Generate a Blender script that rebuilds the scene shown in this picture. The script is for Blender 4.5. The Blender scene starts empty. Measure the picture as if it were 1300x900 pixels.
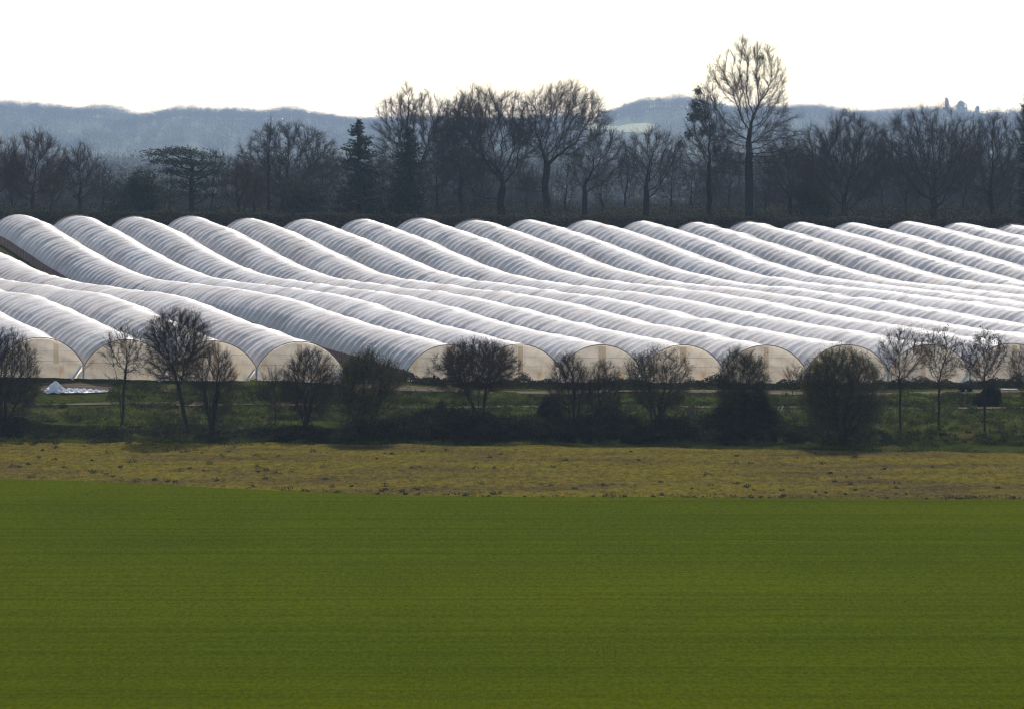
import bpy, math
import numpy as np

# ---------------------------------------------------------------- frame of reference
F_PX, HORIZON, CAM_H, CX = 3862.0, 180.0, 23.9, 650.0      # lens in pixels of the 1300 px photo
SLOPE = -0.482                                             # tunnels lean to the left as they recede
R = math.radians
scene = bpy.context.scene
COL = scene.collection
def P(px, py, Y):
    return ((px-CX)*Y/F_PX, Y, CAM_H-(py-HORIZON)*Y/F_PX)
def PX(px, Y): return (px-CX)*Y/F_PX
def PZ(py, Y): return CAM_H-(py-HORIZON)*Y/F_PX

# ---------------------------------------------------------------- object helpers
def tag(o, label=None, cat=None, group=None, kind=None):
    if label: o['label'] = label
    if cat: o['category'] = cat
    if group: o['group'] = group
    if kind: o['kind'] = kind
    return o
def thing(name, label, cat, loc=(0,0,0), group=None):
    o = bpy.data.objects.new(name, None); COL.objects.link(o)
    o.location = loc; o.empty_display_size = 0.5
    return tag(o, label, cat, group)
def mk(name, V, Fs, mat, parent=None, smooth=False, mats=None, midx=None, origin=None):
    """one mesh object from numpy vertices (world coordinates) and a list of face arrays"""
    V = np.asarray(V, dtype=np.float64)
    if parent is not None: V = V-np.array(parent.location)
    elif origin is not None: V = V-np.array(origin)
    if not isinstance(Fs, list): Fs = [Fs]
    Fs = [np.asarray(f, dtype=np.int32) for f in Fs if len(f)]
    me = bpy.data.meshes.new(name)
    me.vertices.add(len(V)); me.vertices.foreach_set('co', V.astype(np.float32).ravel())
    nl = sum(f.size for f in Fs); npoly = sum(len(f) for f in Fs)
    me.loops.add(nl); me.polygons.add(npoly)
    me.loops.foreach_set('vertex_index', np.concatenate([f.ravel() for f in Fs]))
    tot = np.concatenate([np.full(len(f), f.shape[1], dtype=np.int32) for f in Fs])
    st = np.concatenate([[0], np.cumsum(tot)[:-1]]).astype(np.int32)
    me.polygons.foreach_set('loop_start', st)
    for m in (mats or [mat]): me.materials.append(m)
    if midx is not None: me.polygons.foreach_set('material_index', np.asarray(midx, dtype=np.int32))
    me.polygons.foreach_set('use_smooth', np.full(npoly, smooth))
    me.update(calc_edges=True)
    o = bpy.data.objects.new(name, me); COL.objects.link(o)
    if parent is not None: o.parent = parent
    elif origin is not None: o.location = origin
    return o
class MB:
    def __init__(s): s.V = []; s.F = {}; s.n = 0
    def add(s, V, F):
        V = np.asarray(V, float); F = np.asarray(F, int)
        if len(F) == 0: return s
        s.V.append(V); s.F.setdefault(F.shape[1], []).append(F+s.n); s.n += len(V); return s
    def build(s, name, mat, parent=None, smooth=False, origin=None):
        return mk(name, np.concatenate(s.V), [np.concatenate(f) for f in s.F.values()], mat, parent, smooth, origin=origin)
def nrm(v): return v/np.maximum(np.linalg.norm(v, axis=-1, keepdims=True), 1e-9)
def frusta(P0, P1, r0, r1, n=4):
    """a tapered n-sided tube for every segment P0->P1"""
    P0 = np.asarray(P0, float); P1 = np.asarray(P1, float); m = len(P0)
    r0 = np.broadcast_to(np.asarray(r0, float), (m,)); r1 = np.broadcast_to(np.asarray(r1, float), (m,))
    d = nrm(P1-P0)
    ref = np.where(np.abs(d[:, 2:3]) > 0.9, np.array([[1., 0, 0]]), np.array([[0, 0, 1.]]))
    a = nrm(np.cross(d, ref)); b = np.cross(d, a)
    th = np.arange(n)*2*math.pi/n
    ring = a[:, None, :]*np.cos(th)[None, :, None]+b[:, None, :]*np.sin(th)[None, :, None]
    V = np.concatenate([P0[:, None]+ring*r0[:, None, None], P1[:, None]+ring*r1[:, None, None]], axis=1).reshape(-1, 3)
    i = np.arange(n); j = (i+1) % n
    f = np.stack([i, j, j+n, i+n], 1)
    F = (f[None]+(np.arange(m)*2*n)[:, None, None]).reshape(-1, 4)
    return V, F
def spikes(P0, P1, r0):
    """three-sided spike for every twig"""
    m = len(P0); d = nrm(P1-P0)
    ref = np.where(np.abs(d[:, 2:3]) > 0.9, np.array([[1., 0, 0]]), np.array([[0, 0, 1.]]))
    a = nrm(np.cross(d, ref)); b = np.cross(d, a)
    th = np.arange(3)*2*math.pi/3
    ring = a[:, None, :]*np.cos(th)[None, :, None]+b[:, None, :]*np.sin(th)[None, :, None]
    rr = np.broadcast_to(np.asarray(r0, float), (m,))
    V = np.concatenate([P0[:, None]+ring*rr[:, None, None], P1[:, None]], axis=1).reshape(-1, 3)
    f = np.array([[0, 1, 3], [1, 2, 3], [2, 0, 3]])
    return V, (f[None]+(np.arange(m)*4)[:, None, None]).reshape(-1, 3)
def leaves(C, size, rng, aspect=0.55, up=0.0):
    """one small quad leaf at every centre"""
    m = len(C)
    n = rng.normal(size=(m, 3)); n[:, 2] += up*np.sign(n[:, 2]+1e-6)*1.0; n = nrm(n)
    t = nrm(np.cross(n, rng.normal(size=(m, 3)))); b = np.cross(n, t)
    s = (np.broadcast_to(np.asarray(size, float), (m,))*rng.uniform(.6, 1.3, m))[:, None]
    V = np.stack([C-t*s, C+b*s*aspect, C+t*s, C-b*s*aspect], 1).reshape(-1, 3)
    F = np.arange(m*4).reshape(-1, 4)
    return V, F
def box(x0, x1, y0, y1, z0, z1):
    V = np.array([[x, y, z] for z in (z0, z1) for y in (y0, y1) for x in (x0, x1)], float)
    F = np.array([[0, 2, 3, 1], [4, 5, 7, 6], [0, 1, 5, 4], [2, 6, 7, 3], [0, 4, 6, 2], [1, 3, 7, 5]])
    return V, F
def wob(x, y, s, seed=0):
    """smooth pseudo noise, about -1..1, feature size s"""
    g = np.random.default_rng(seed); v = 0
    for k in range(7):
        a = g.uniform(0, 2*math.pi); f = g.uniform(.6, 1.9)/s*2.2; p = g.uniform(0, 6.28)
        v = v+np.sin((np.cos(a)*x+np.sin(a)*y)*f+p+1.3*np.sin((np.sin(a)*x-np.cos(a)*y)*f*.6+p*2))
    return v/4.0

# ---------------------------------------------------------------- materials
def new_mat(name):
    m = bpy.data.materials.new(name); m.use_nodes = True
    nt = m.node_tree; nt.nodes.clear()
    return m, nt, nt.nodes, nt.links
def ramp(N, stops):
    r = N.new('ShaderNodeValToRGB'); e = r.color_ramp.elements
    while len(e) < len(stops): e.new(0.5)
    for i, (p, c) in enumerate(stops):
        e[i].position = p; e[i].color = (*c, 1)
    return r
def noise(N, L, scale, vec=None, detail=4, rough=.6, stretch=None, coord='Object'):
    n = N.new('ShaderNodeTexNoise'); n.inputs['Scale'].default_value = scale
    n.inputs['Detail'].default_value = detail; n.inputs['Roughness'].default_value = rough
    tc = N.new('ShaderNodeTexCoord'); src = tc.outputs[coord]
    if stretch:
        mp = N.new('ShaderNodeMapping'); mp.inputs['Scale'].default_value = stretch
        L.new(src, mp.inputs[0]); src = mp.outputs[0]
    L.new(src, n.inputs['Vector'])
    return n.outputs['Fac']
def mixc(N, L, fac, a, b, mode='MIX'):
    m = N.new('ShaderNodeMix'); m.data_type = 'RGBA'; m.blend_type = mode
    for sock, v in ((m.inputs[0], fac), (m.inputs[6], a), (m.inputs[7], b)):
        if hasattr(v, 'is_linked') or hasattr(v, 'links'): L.new(v, sock)
        elif isinstance(v, tuple): sock.default_value = (*v, 1)
        else: sock.default_value = v
    return m.outputs[2]
def simple(name, stops, scale=6., rough=.9, bump=0., trans=0., stretch=None, bscale=None, spec=.05, coord='Object', rand=0.):
    m, nt, N, L = new_mat(name)
    fac = noise(N, L, scale, stretch=stretch, coord=coord)
    r = ramp(N, stops); L.new(fac, r.inputs[0]); c = r.outputs[0]
    if rand:
        oi = N.new('ShaderNodeObjectInfo'); mr = N.new('ShaderNodeMapRange')
        mr.inputs[3].default_value = 1-rand; mr.inputs[4].default_value = 1+rand
        L.new(oi.outputs['Random'], mr.inputs[0])
        hs = N.new('ShaderNodeHueSaturation'); L.new(mr.outputs[0], hs.inputs['Value']); L.new(c, hs.inputs['Color']); c = hs.outputs[0]
    b = N.new('ShaderNodeBsdfPrincipled'); L.new(c, b.inputs['Base Color'])
    b.inputs['Roughness'].default_value = rough; b.inputs['Specular IOR Level'].default_value = spec
    out = N.new('ShaderNodeOutputMaterial'); sh = b.outputs[0]
    if bump:
        bn = N.new('ShaderNodeBump'); bn.inputs['Distance'].default_value = bump; bn.inputs['Strength'].default_value = 1
        L.new(noise(N, L, bscale or scale*2, stretch=stretch, detail=6, coord=coord), bn.inputs['Height']); L.new(bn.outputs[0], b.inputs['Normal'])
    if trans:
        t = N.new('ShaderNodeBsdfTranslucent'); L.new(c, t.inputs[0])
        mx = N.new('ShaderNodeMixShader'); mx.inputs[0].default_value = trans
        L.new(sh, mx.inputs[1]); L.new(t.outputs[0], mx.inputs[2]); sh = mx.outputs[0]
    L.new(sh, out.inputs[0])
    return m
def poly_mat(name, col_a, col_b, transp, transl, gloss=.07, dirt=None):
    m, nt, N, L = new_mat(name)
    oi = N.new('ShaderNodeObjectInfo')
    base = mixc(N, L, oi.outputs['Random'], col_a, col_b)
    f1 = noise(N, L, .35, detail=5, stretch=(1, .5, 1))
    r = ramp(N, [(.35, (.80, .77, .74)), (.60, (1, 1, 1))]); L.new(f1, r.inputs[0])
    c = mixc(N, L, 1.0, base, r.outputs[0], 'MULTIPLY')
    f2 = noise(N, L, 5.0, detail=5, rough=.7)
    r2 = ramp(N, [(.32, (.84, .8, .76)), (.5, (1, 1, 1))]); L.new(f2, r2.inputs[0])
    c = mixc(N, L, .6, c, r2.outputs[0], 'MULTIPLY')
    if dirt:
        f3 = noise(N, L, .8, detail=6, stretch=(1, 1, .5)); r3 = ramp(N, [(.30, (.62, .60, .58)), (.46, (1, 1, 1)), (.56, (1, 1, 1)), (.74, dirt)]); L.new(f3, r3.inputs[0])  # grey stop paints shading variation into the sheet, last stop is staining
        c = mixc(N, L, .8, c, r3.outputs[0], 'MULTIPLY')
    bn = N.new('ShaderNodeBump'); bn.inputs['Distance'].default_value = .03; bn.inputs['Strength'].default_value = .8
    L.new(noise(N, L, 2.2, detail=4), bn.inputs['Height'])
    d = N.new('ShaderNodeBsdfDiffuse'); L.new(c, d.inputs[0]); L.new(bn.outputs[0], d.inputs['Normal'])
    t = N.new('ShaderNodeBsdfTranslucent'); L.new(c, t.inputs[0]); L.new(bn.outputs[0], t.inputs['Normal'])
    g = N.new('ShaderNodeBsdfGlossy'); g.inputs['Roughness'].default_value = .38; L.new(bn.outputs[0], g.inputs['Normal'])
    tr = N.new('ShaderNodeBsdfTransparent')
    m1 = N.new('ShaderNodeMixShader'); m1.inputs[0].default_value = transl; L.new(d.outputs[0], m1.inputs[1]); L.new(t.outputs[0], m1.inputs[2])
    m2 = N.new('ShaderNodeMixShader'); m2.inputs[0].default_value = gloss; L.new(m1.outputs[0], m2.inputs[1]); L.new(g.outputs[0], m2.inputs[2])
    m3 = N.new('ShaderNodeMixShader'); m3.inputs[0].default_value = transp; L.new(m2.outputs[0], m3.inputs[1]); L.new(tr.outputs[0], m3.inputs[2])
    out = N.new('ShaderNodeOutputMaterial'); L.new(m3.outputs[0], out.inputs[0])
    return m
M = {}
M['cover'] = poly_mat('polythene_cover', (.86, .81, .77), (.88, .81, .745), .26, .30)
M['endwall'] = poly_mat('polythene_end', (.86, .78, .66), (.94, .82, .65), .09, .88, gloss=.04, dirt=(.86, .62, .38))
M['doorstrip'] = poly_mat('tan_strip', (.80, .60, .38), (.84, .66, .44), .35, .60, gloss=.02)
M['sheet'] = poly_mat('loose_polythene', (.85, .84, .86), (.88, .86, .84), .03, .35, gloss=.1)
M['hoop'] = simple('rusty_hoop', [(.3, (.14, .08, .045)), (.7, (.28, .18, .11))], 8, .7)
M['galv'] = simple('galvanised_tube', [(.3, (.35, .35, .36)), (.7, (.55, .55, .56))], 8, .5, spec=.5)
M['strap'] = simple('white_strap', [(.3, (.65, .62, .58)), (.7, (.8, .78, .75))], 8, .8, trans=.3)
M['net'] = simple('brown_netting', [(.3, (.16, .10, .08)), (.7, (.30, .20, .16))], 3, .9, trans=.25)
M['bark_far'] = simple('bark_grey', [(.3, (.012, .010, .009)), (.7, (.030, .025, .021))], 3, .9, rand=.15)
M['twig_far'] = simple('twig_brown', [(.3, (.034, .028, .024)), (.7, (.068, .054, .045))], .3, .9, rand=.15)
M['twig_red'] = simple('twig_redbrown', [(.3, (.055, .034, .026)), (.7, (.095, .06, .043))], .3, .9, rand=.1)
M['bark_near'] = simple('bark_dark', [(.3, (.020, .017, .014)), (.7, (.055, .045, .036))], 6, .9, rand=.1)
M['twig_near'] = simple('twig_dark', [(.3, (.030, .022, .017)), (.7, (.07, .05, .036))], 2, .9, rand=.1)
M['twig_deep_hazed'] = simple('twig_haze_paled', [(.3, (.06, .056, .052)), (.7, (.11, .10, .09))], .1, .9)  # paler than the nearer twigs: distance haze put into the colour
M['bud'] = simple('olive_buds', [(.3, (.055, .06, .018)), (.7, (.12, .12, .04))], 1.5, .8, trans=.35)
M['needle'] = simple('conifer_needles', [(.3, (.012, .024, .016)), (.7, (.035, .055, .035))], .8, .8, trans=.15)
M['ivy'] = simple('evergreen_leaf', [(.3, (.014, .024, .014)), (.7, (.04, .055, .03))], .8, .6, trans=.2)
M['hedge'] = simple('hedge_leaf', [(.3, (.018, .020, .010)), (.55, (.04, .038, .018)), (.8, (.085, .062, .030))], .25, .8, trans=.25)
M['bramble'] = simple('bramble_leaf', [(.3, (.016, .020, .010)), (.7, (.045, .045, .022))], .7, .8, trans=.2)
M['weed'] = simple('weed_leaf', [(.30, (.012, .017, .005)), (.5, (.038, .047, .010)), (.66, (.125, .145, .026))], .25, .7, trans=.4)  # lightest stop paints sunlit highlights into the leaf colour
M['dry'] = simple('dry_stalk', [(.3, (.10, .075, .035)), (.7, (.22, .17, .08))], .4, .9, trans=.3)
M['seed'] = simple('seed_cluster', [(.3, (.05, .025, .018)), (.7, (.10, .05, .035))], 3, .9)
M['farwood_hazed'] = simple('far_wood_twigs_hazed', [(.3, (.12, .115, .10)), (.7, (.20, .18, .16))], .05, .9)  # lightened colour, part of the far haze is painted in
M['nest'] = simple('twig_ball', [(.3, (.03, .035, .018)), (.7, (.06, .06, .03))], 3, .9)

# ground materials
def verge_mat():
    m, nt, N, L = new_mat('rough_grass')
    a = noise(N, L, .12, detail=6, rough=.65, stretch=(1, .6, 1)); ra = ramp(N, [(.3, (.016, .019, .007)), (.48, (.040, .050, .011)), (.6, (.060, .052, .018)), (.75, (.055, .035, .02))]); L.new(a, ra.inputs[0])
    b = noise(N, L, 2.2, detail=6, rough=.7); rb = ramp(N, [(.3, (.35, .35, .35)), (.65, (1.25, 1.25, 1.2))]); L.new(b, rb.inputs[0])
    c = mixc(N, L, 1.0, ra.outputs[0], rb.outputs[0], 'MULTIPLY')
    p = N.new('ShaderNodeBsdfPrincipled'); L.new(c, p.inputs['Base Color']); p.inputs['Roughness'].default_value = .95; p.inputs['Specular IOR Level'].default_value = 0
    bn = N.new('ShaderNodeBump'); bn.inputs['Distance'].default_value = .35; L.new(noise(N, L, 1.6, detail=7, rough=.7), bn.inputs['Height']); L.new(bn.outputs[0], p.inputs['Normal'])
    out = N.new('ShaderNodeOutputMaterial'); L.new(p.outputs[0], out.inputs[0]); return m
def crop_mat():
    m, nt, N, L = new_mat('young_cereal')
    big = noise(N, L, .03, detail=4, stretch=(.5, 1, 1)); rb = ramp(N, [(.3, (.039, .053, .0014)), (.7, (.056, .068, .0016))]); L.new(big, rb.inputs[0])
    # drill rows run across the picture with a slight skew
    row = noise(N, L, 1.0, detail=3, rough=.6, stretch=(.010, 1.3, 1)); rr = ramp(N, [(.33, (.80, .82, .75)), (.5, (.98, .98, .97)), (.67, (1.12, 1.10, 1.05))]); L.new(row, rr.inputs[0])
    c = mixc(N, L, 1., rb.outputs[0], rr.outputs[0], 'MULTIPLY')
    fine = noise(N, L, 5, detail=5, rough=.8, stretch=(.9, .35, 1)); rf = ramp(N, [(.34, (.55, .55, .5)), (.64, (1.32, 1.3, 1.2))]); L.new(fine, rf.inputs[0])
    c = mixc(N, L, .75, c, rf.outputs[0], 'MULTIPLY')
    speck = noise(N, L, 9, detail=2, rough=.6); rs = ramp(N, [(.62, (0, 0, 0)), (.75, (.7, .7, .7))]); L.new(speck, rs.inputs[0])
    c = mixc(N, L, rs.outputs[0], c, (.11, .12, .012))
    p = N.new('ShaderNodeBsdfPrincipled'); L.new(c, p.inputs['Base Color']); p.inputs['Roughness'].default_value = .85; p.inputs['Specular IOR Level'].default_value = 0
    bn = N.new('ShaderNodeBump'); bn.inputs['Distance'].default_value = .07; L.new(noise(N, L, 6, detail=6, rough=.7), bn.inputs['Height']); L.new(bn.outputs[0], p.inputs['Normal'])
    out = N.new('ShaderNodeOutputMaterial'); L.new(p.outputs[0], out.inputs[0]); return m
def fallow_mat():
    m, nt, N, L = new_mat('fallow_grass')
    a = noise(N, L, .16, detail=7, rough=.7, stretch=(.35, 1.3, 1)); ra = ramp(N, [(.32, (.060, .042, .020)), (.45, (.080, .062, .018)), (.56, (.110, .088, .014)), (.70, (.082, .078, .011))]); L.new(a, ra.inputs[0])
    b = noise(N, L, 3.2, detail=6, rough=.8, stretch=(.8, .35, 1)); rb = ramp(N, [(.36, (.36, .34, .32)), (.5, (.95, .95, .95)), (.64, (1.45, 1.4, 1.25))]); L.new(b, rb.inputs[0])
    c = mixc(N, L, 1., ra.outputs[0], rb.outputs[0], 'MULTIPLY')
    p = N.new('ShaderNodeBsdfPrincipled'); L.new(c, p.inputs['Base Color']); p.inputs['Roughness'].default_value = .95; p.inputs['Specular IOR Level'].default_value = 0
    bn = N.new('ShaderNodeBump'); bn.inputs['Distance'].default_value = .16; L.new(noise(N, L, 3, detail=7, rough=.75), bn.inputs['Height']); L.new(bn.outputs[0], p.inputs['Normal'])
    out = N.new('ShaderNodeOutputMaterial'); L.new(p.outputs[0], out.inputs[0]); return m
M['verge'] = verge_mat(); M['crop'] = crop_mat(); M['fallow'] = fallow_mat()
M['track'] = simple('bare_soil_track', [(.35, (.030, .032, .012)), (.5, (.07, .05, .032)), (.68, (.115, .08, .058))], .7, .95, bump=.08, stretch=(.4, 1.5, 1))
M['hill'] = simple('far_hill_ground', [(.3, (.04, .05, .02)), (.7, (.08, .08, .04))], .01, .95)
M['pasture'] = simple('far_pasture', [(.3, (.20, .22, .10)), (.7, (.28, .26, .14))], .02, .95)

# ---------------------------------------------------------------- tunnels: crest lines read in the photo
CREST = {
'a': [(0,402),(25,414),(51,424)],
'b': [(0,371),(34,374),(51,380),(76,392),(85,396),(118,412),(135,420),(152,426)],
'c': [(0,355.6),(51,361.5),(76,366),(118,371),(144,377),(169,389.5),(191,400),(210,411),(271,431)],
'd': [(0,322.6),(25,338.7),(59,350.5),(101,358),(152,365.8),(200,368.5),(220,373),(254,386),(288,401),(338,418),(375,431)],
'e': [(42,278.6),(68,295.5),(101,316),(135,334.5),(169,348),(200,356),(251,361.5),(301,367.5),(344,374),(378,383.5),(411,395.4),(442,407),(485,419),(535,430),(557,438)],
'f': [(98,272),(135,289),(169,311),(195,323.5),(225,339.5),(268,353),(318,360),(352,364),(386,367.5),(425,373.7),(442,377),(459,383),(485,391),(527,406),(569,416),(620,427),(642,432),(657,442)],
'g': [(168,274),(200,286),(273,328),(303,341),(335,350),(378,358),(400,360.7),(442,366),(476,369),(518,377),(547,382),(569,391),(578,395),(600,401),(651,415),(701,426),(744,433),(762,442)],
'h': [(244,274.5),(285,289),(310,304),(344,322.6),(378,341),(400,348.8),(420,354),(468,360),(518,367.5),(569,372.5),(600,377.6),(642,388.6),(685,399.6),(718,408),(769,418),(820,428.4),(850,435),(868,441)],
'i': [(315,277),(400,312.5),(425,325),(459,341),(485,349.7),(518,356.5),(569,363),(600,366.3),(651,371.7),(701,380),(744,389),(769,397),(820,410),(876,420),(920,428),(950,435),(974,443)],
'j': [(388,279),(400,281),(459,304),(505,324),(544,343),(578,352),(600,356.8),(651,361.5),(676,366.6),(735,375),(786,381),(820,389.5),(868,400),(928,413),(995,424.6),(1063,435),(1077,441)],
'k': [(459,278),(518,299),(569,321),(600,334.5),(634,348),(668,354.8),(718,362),(769,368),(820,373),(851,377),(876,380),(901,388),(944,396.5),(1029,410),(1097,421),(1141,430),(1175,441)],
'l': [(534,276.4),(586,294),(600,299),(646,317.5),(696,338.7),(745,352),(800,360),(820,361.5),(885,368),(927,375),(959,380),(1020,392),(1069,403),(1138,414)],
'm': [(603,277.4),(642,290.5),(685,304),(718,317.5),(752,333),(786,344),(820,350.5),(851,357),(900,363),(960,368),(1020,377),(1046,380),(1092,392.7),(1138,399.6),(1208,412)],
'n': [(673,280.3),(710,289),(752,305.7),(800,323.5),(834,334),(868,345),(901,354),(944,361),(1020,367.5),(1069,377),(1111,380),(1148,384.6),(1173,392),(1231,401),(1300,411)],
'o': [(744,278.6),(786,289),(820,300),(851,310),(883,323),(918,337),(945,344),(1020,357),(1069,364),(1138,369),(1208,379),(1254,384.6),(1300,392.7)],
'p': [(815,280),(868,294),(901,307),(944,325),(978,338.7),(1020,346),(1046,352),(1099,359),(1161,365),(1231,375.4),(1300,384.6)],
'q': [(883,282),(918,292),(969,308),(1000,315.4),(1046,331.5),(1097,351),(1138,358),(1231,370),(1300,374)],
'r': [(952,280),(1000,292),(1058,309.6),(1099,321),(1161,341),(1208,354.6),(1300,364)],
's': [(1018,282.4),(1069,294.6),(1138,311),(1185,327),(1231,341),(1300,358)],
't': [(1081,284),(1161,300.4),(1208,316.5),(1254,327),(1300,339.6)],
'u': [(1155,280),(1203,290),(1254,305),(1300,314)],
'v': [(1221,284),(1300,301.5)],
'w': [(1290,285)],
}
Y_FRONT, Y_BACK, TUN_H = 300.0, 428.7, 3.7
X0 = {'a': -44.2, 'b': -36.1, 'c': -28.0, 'd': -19.9}
YF = {k: 285.0 for k in 'abcd'}
for k in 'abcd': X0[k] = X0[k]+SLOPE*(300-285)*1.0          # axis position carried to the Y = 300 line
for n, k in enumerate('efghijkl'): X0[k] = -7.4+8.09*n; YF[k] = 300.0
for k in 'mnopqrstuvw':
    X0[k] = PX(CREST[k][0][0], Y_BACK)-SLOPE*(Y_BACK-300); YF[k] = 300.0
YF['e'] = 297.5
HW = {k: (4.03 if k <= 'l' else 3.83) for k in CREST}
def axis_x(k, Y): return X0[k]+SLOPE*(Y-300)
pts = []
for k, line in CREST.items():
    for (px, py) in line:
        Y = F_PX*(X0[k]-SLOPE*300)/(px-CX-SLOPE*F_PX)
        if 275 < Y < 440: pts.append((axis_x(k, Y), Y, PZ(py, Y)-TUN_H))
anch = []
for k in CREST:
    anch.append((axis_x(k, YF[k]), YF[k], .35 if k > 'd' else 1.5))
for x in range(-110, 190, 14):
    for y, z in ((262, 0), (272, .05), (281, .15)): anch.append((x, y, z if x > -25 or y < 275 else z+.9*(y > 280)))
    for y, z in ((441, 10.0), (452, 10.6), (466, 11.0)): anch.append((x*1.5-20, y, z))
PTS = np.array(pts+anch)
PW = np.array([1.0]*len(pts)+[.8]*len(anch))
def fit_ground(X, Y):
    """locally weighted linear fit of the slope under the tunnels"""
    X = np.asarray(X, float); Y = np.asarray(Y, float); out = np.empty(X.shape)
    xf, yf = X.ravel(), Y.ravel(); o = np.empty(len(xf))
    U = PTS[:, 0]-SLOPE*PTS[:, 1]
    for i0 in range(0, len(xf), 4000):
        x = xf[i0:i0+4000]; y = yf[i0:i0+4000]; u = x-SLOPE*y
        du = (U[None]-u[:, None]); dy = PTS[None, :, 1]-y[:, None]
        W = PW*np.exp(-.5*((du/5.0)**2+(dy/4.6)**2))+PW*.004*np.exp(-.5*((du/30)**2+(dy/16)**2))+1e-9
        dx = du
        s0 = W.sum(1); z = PTS[None, :, 2]
        mx = (W*dx).sum(1)/s0; my = (W*dy).sum(1)/s0; mz = (W*z).sum(1)/s0
        sxx = (W*dx*dx).sum(1)/s0-mx*mx+6; syy = (W*dy*dy).sum(1)/s0-my*my+3; sxy = (W*dx*dy).sum(1)/s0-mx*my
        sxz = (W*dx*z).sum(1)/s0-mx*mz; syz = (W*dy*z).sum(1)/s0-my*mz
        det = sxx*syy-sxy*sxy
        bx = (sxz*syy-syz*sxy)/det; by = (syz*sxx-sxz*sxy)/det
        o[i0:i0+4000] = mz-bx*mx-by*my
    return o.reshape(X.shape)
GX = np.arange(-160, 241, 4.0); GY = np.arange(256, 472, 2.0)
GZ = fit_ground(*np.meshgrid(GX, GY, indexing='xy'))
def sstep(a, b, v):
    t = np.clip((v-a)/(b-a), 0, 1); return t*t*(3-2*t)
def gz(X, Y):
    X, Y = np.broadcast_arrays(np.asarray(X, float), np.asarray(Y, float))
    fx = np.clip((X-GX[0])/4.0, 0, len(GX)-1.001); fy = np.clip((Y-GY[0])/2.0, 0, len(GY)-1.001)
    i = fx.astype(int); j = fy.astype(int); a = fx-i; b = fy-j
    mid = GZ[j, i]*(1-a)*(1-b)+GZ[j, i+1]*a*(1-b)+GZ[j+1, i]*(1-a)*b+GZ[j+1, i+1]*a*b
    near = 0.0
    z = near+(mid-near)*sstep(256, 268, Y)
    far = 11.2-11.0*sstep(540, 1100, Y)
    z = z+(far-z)*sstep(455, 471, Y)
    # low bank along the hedge foot
    z = z+.55*np.exp(-((Y-252)/7.0)**2)+.12*wob(X, Y, 9, 3)*sstep(238, 244, Y)*(1-sstep(290, 296, Y))
    return z
def gz1(x, y): return float(gz(x, y))

def grid_sheet(name, xs, ys, lift=0.0, mat=None, zfun=gz, edge=None):
    Xg, Yg = np.meshgrid(xs, ys)
    if edge is not None: Yg = edge(Xg, Yg)
    Z = zfun(Xg, Yg)+lift
    V = np.stack([Xg, Yg, Z], -1).reshape(-1, 3)
    nx, ny = len(xs), len(ys)
    i = (np.arange(ny-1)[:, None]*nx+np.arange(nx-1)[None]).ravel()
    Fq = np.stack([i, i+1, i+nx+1, i+nx], 1)
    return mk(name, V, Fq, mat, smooth=True)
def lines(*segs):
    out = []
    for a, b, s in segs: out += list(np.arange(a, b, s))
    out.append(segs[-1][1]); return np.array(out)

xs = lines((-2500, -200, 50), (-200, -100, 10), (-100, 160, 1.3), (160, 260, 10), (260, 2500, 50))
ys = lines((-40, 236, 6), (236, 300, .8), (300, 470, 2), (470, 600, 10), (600, 7000, 150))
ground = grid_sheet('ground', xs, ys, mat=M['verge']); tag(ground, kind='structure')
# fallow strip and cereal field: their edges follow the photo
def yb_green(X):      # far edge of the green field
    px = CX+X*F_PX/206.0
    py = np.interp(px, [-400, 0, 120, 250, 380, 500, 650, 1300, 1700], [604, 612, 616, 622, 628, 632.5, 635, 638, 640])
    return F_PX*CAM_H/(py-HORIZON)
def yb_fallow(X):
    px = CX+X*F_PX/236.0
    py = np.interp(px, [-400, 0, 400, 700, 1000, 1300, 1700], [561, 563, 565.5, 568.5, 573, 577.5, 582])
    return F_PX*CAM_H/(py-HORIZON)+.5*np.sin(X*.9)*np.sin(X*.31+1)
fx = lines((-400, -60, 20), (-60, 70, .6), (70, 400, 20))
fallow = grid_sheet('fallow_field', fx, np.linspace(0, 1, 60), .16, M['fallow'],
                    edge=lambda X, T: (yb_green(X)-6)*(1-T)+yb_fallow(X)*T,
                    zfun=lambda X, Y: gz(X, Y)+.05*wob(X*.6, Y, 2.0, 8))
tag(fallow, kind='structure')
crop = grid_sheet('green_field', fx, np.linspace(0, 1, 70), .24, M['crop'],
                  edge=lambda X, T: (20+T*0)*(1-T)+(yb_green(X)+.18*np.sin(X*2.1)*np.sin(X*.7))*T, zfun=lambda X, Y: gz(X, Y)+.03*wob(X, Y, 6, 5))
tag(crop, kind='structure')
tx = np.arange(-75, 90, 1.0)
for (ya, yb, nm) in ((285, 288.6, 'dirt_track'), (272.5, 273.7, 'dirt_path')):
    t = grid_sheet(nm, tx, np.linspace(0, 1, 7), .07, M['track'],
                   edge=lambda X, T, a=ya, b=yb: a+(b-a)*T-(6.3*(1-sstep(-22, -10, X)) if a > 280 else 0)+.5*np.sin(X*.13)+.25*np.sin(X*.71+T*3)+(T-.5)*.5*np.sin(X*.37))
    tag(t, kind='structure')

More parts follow.
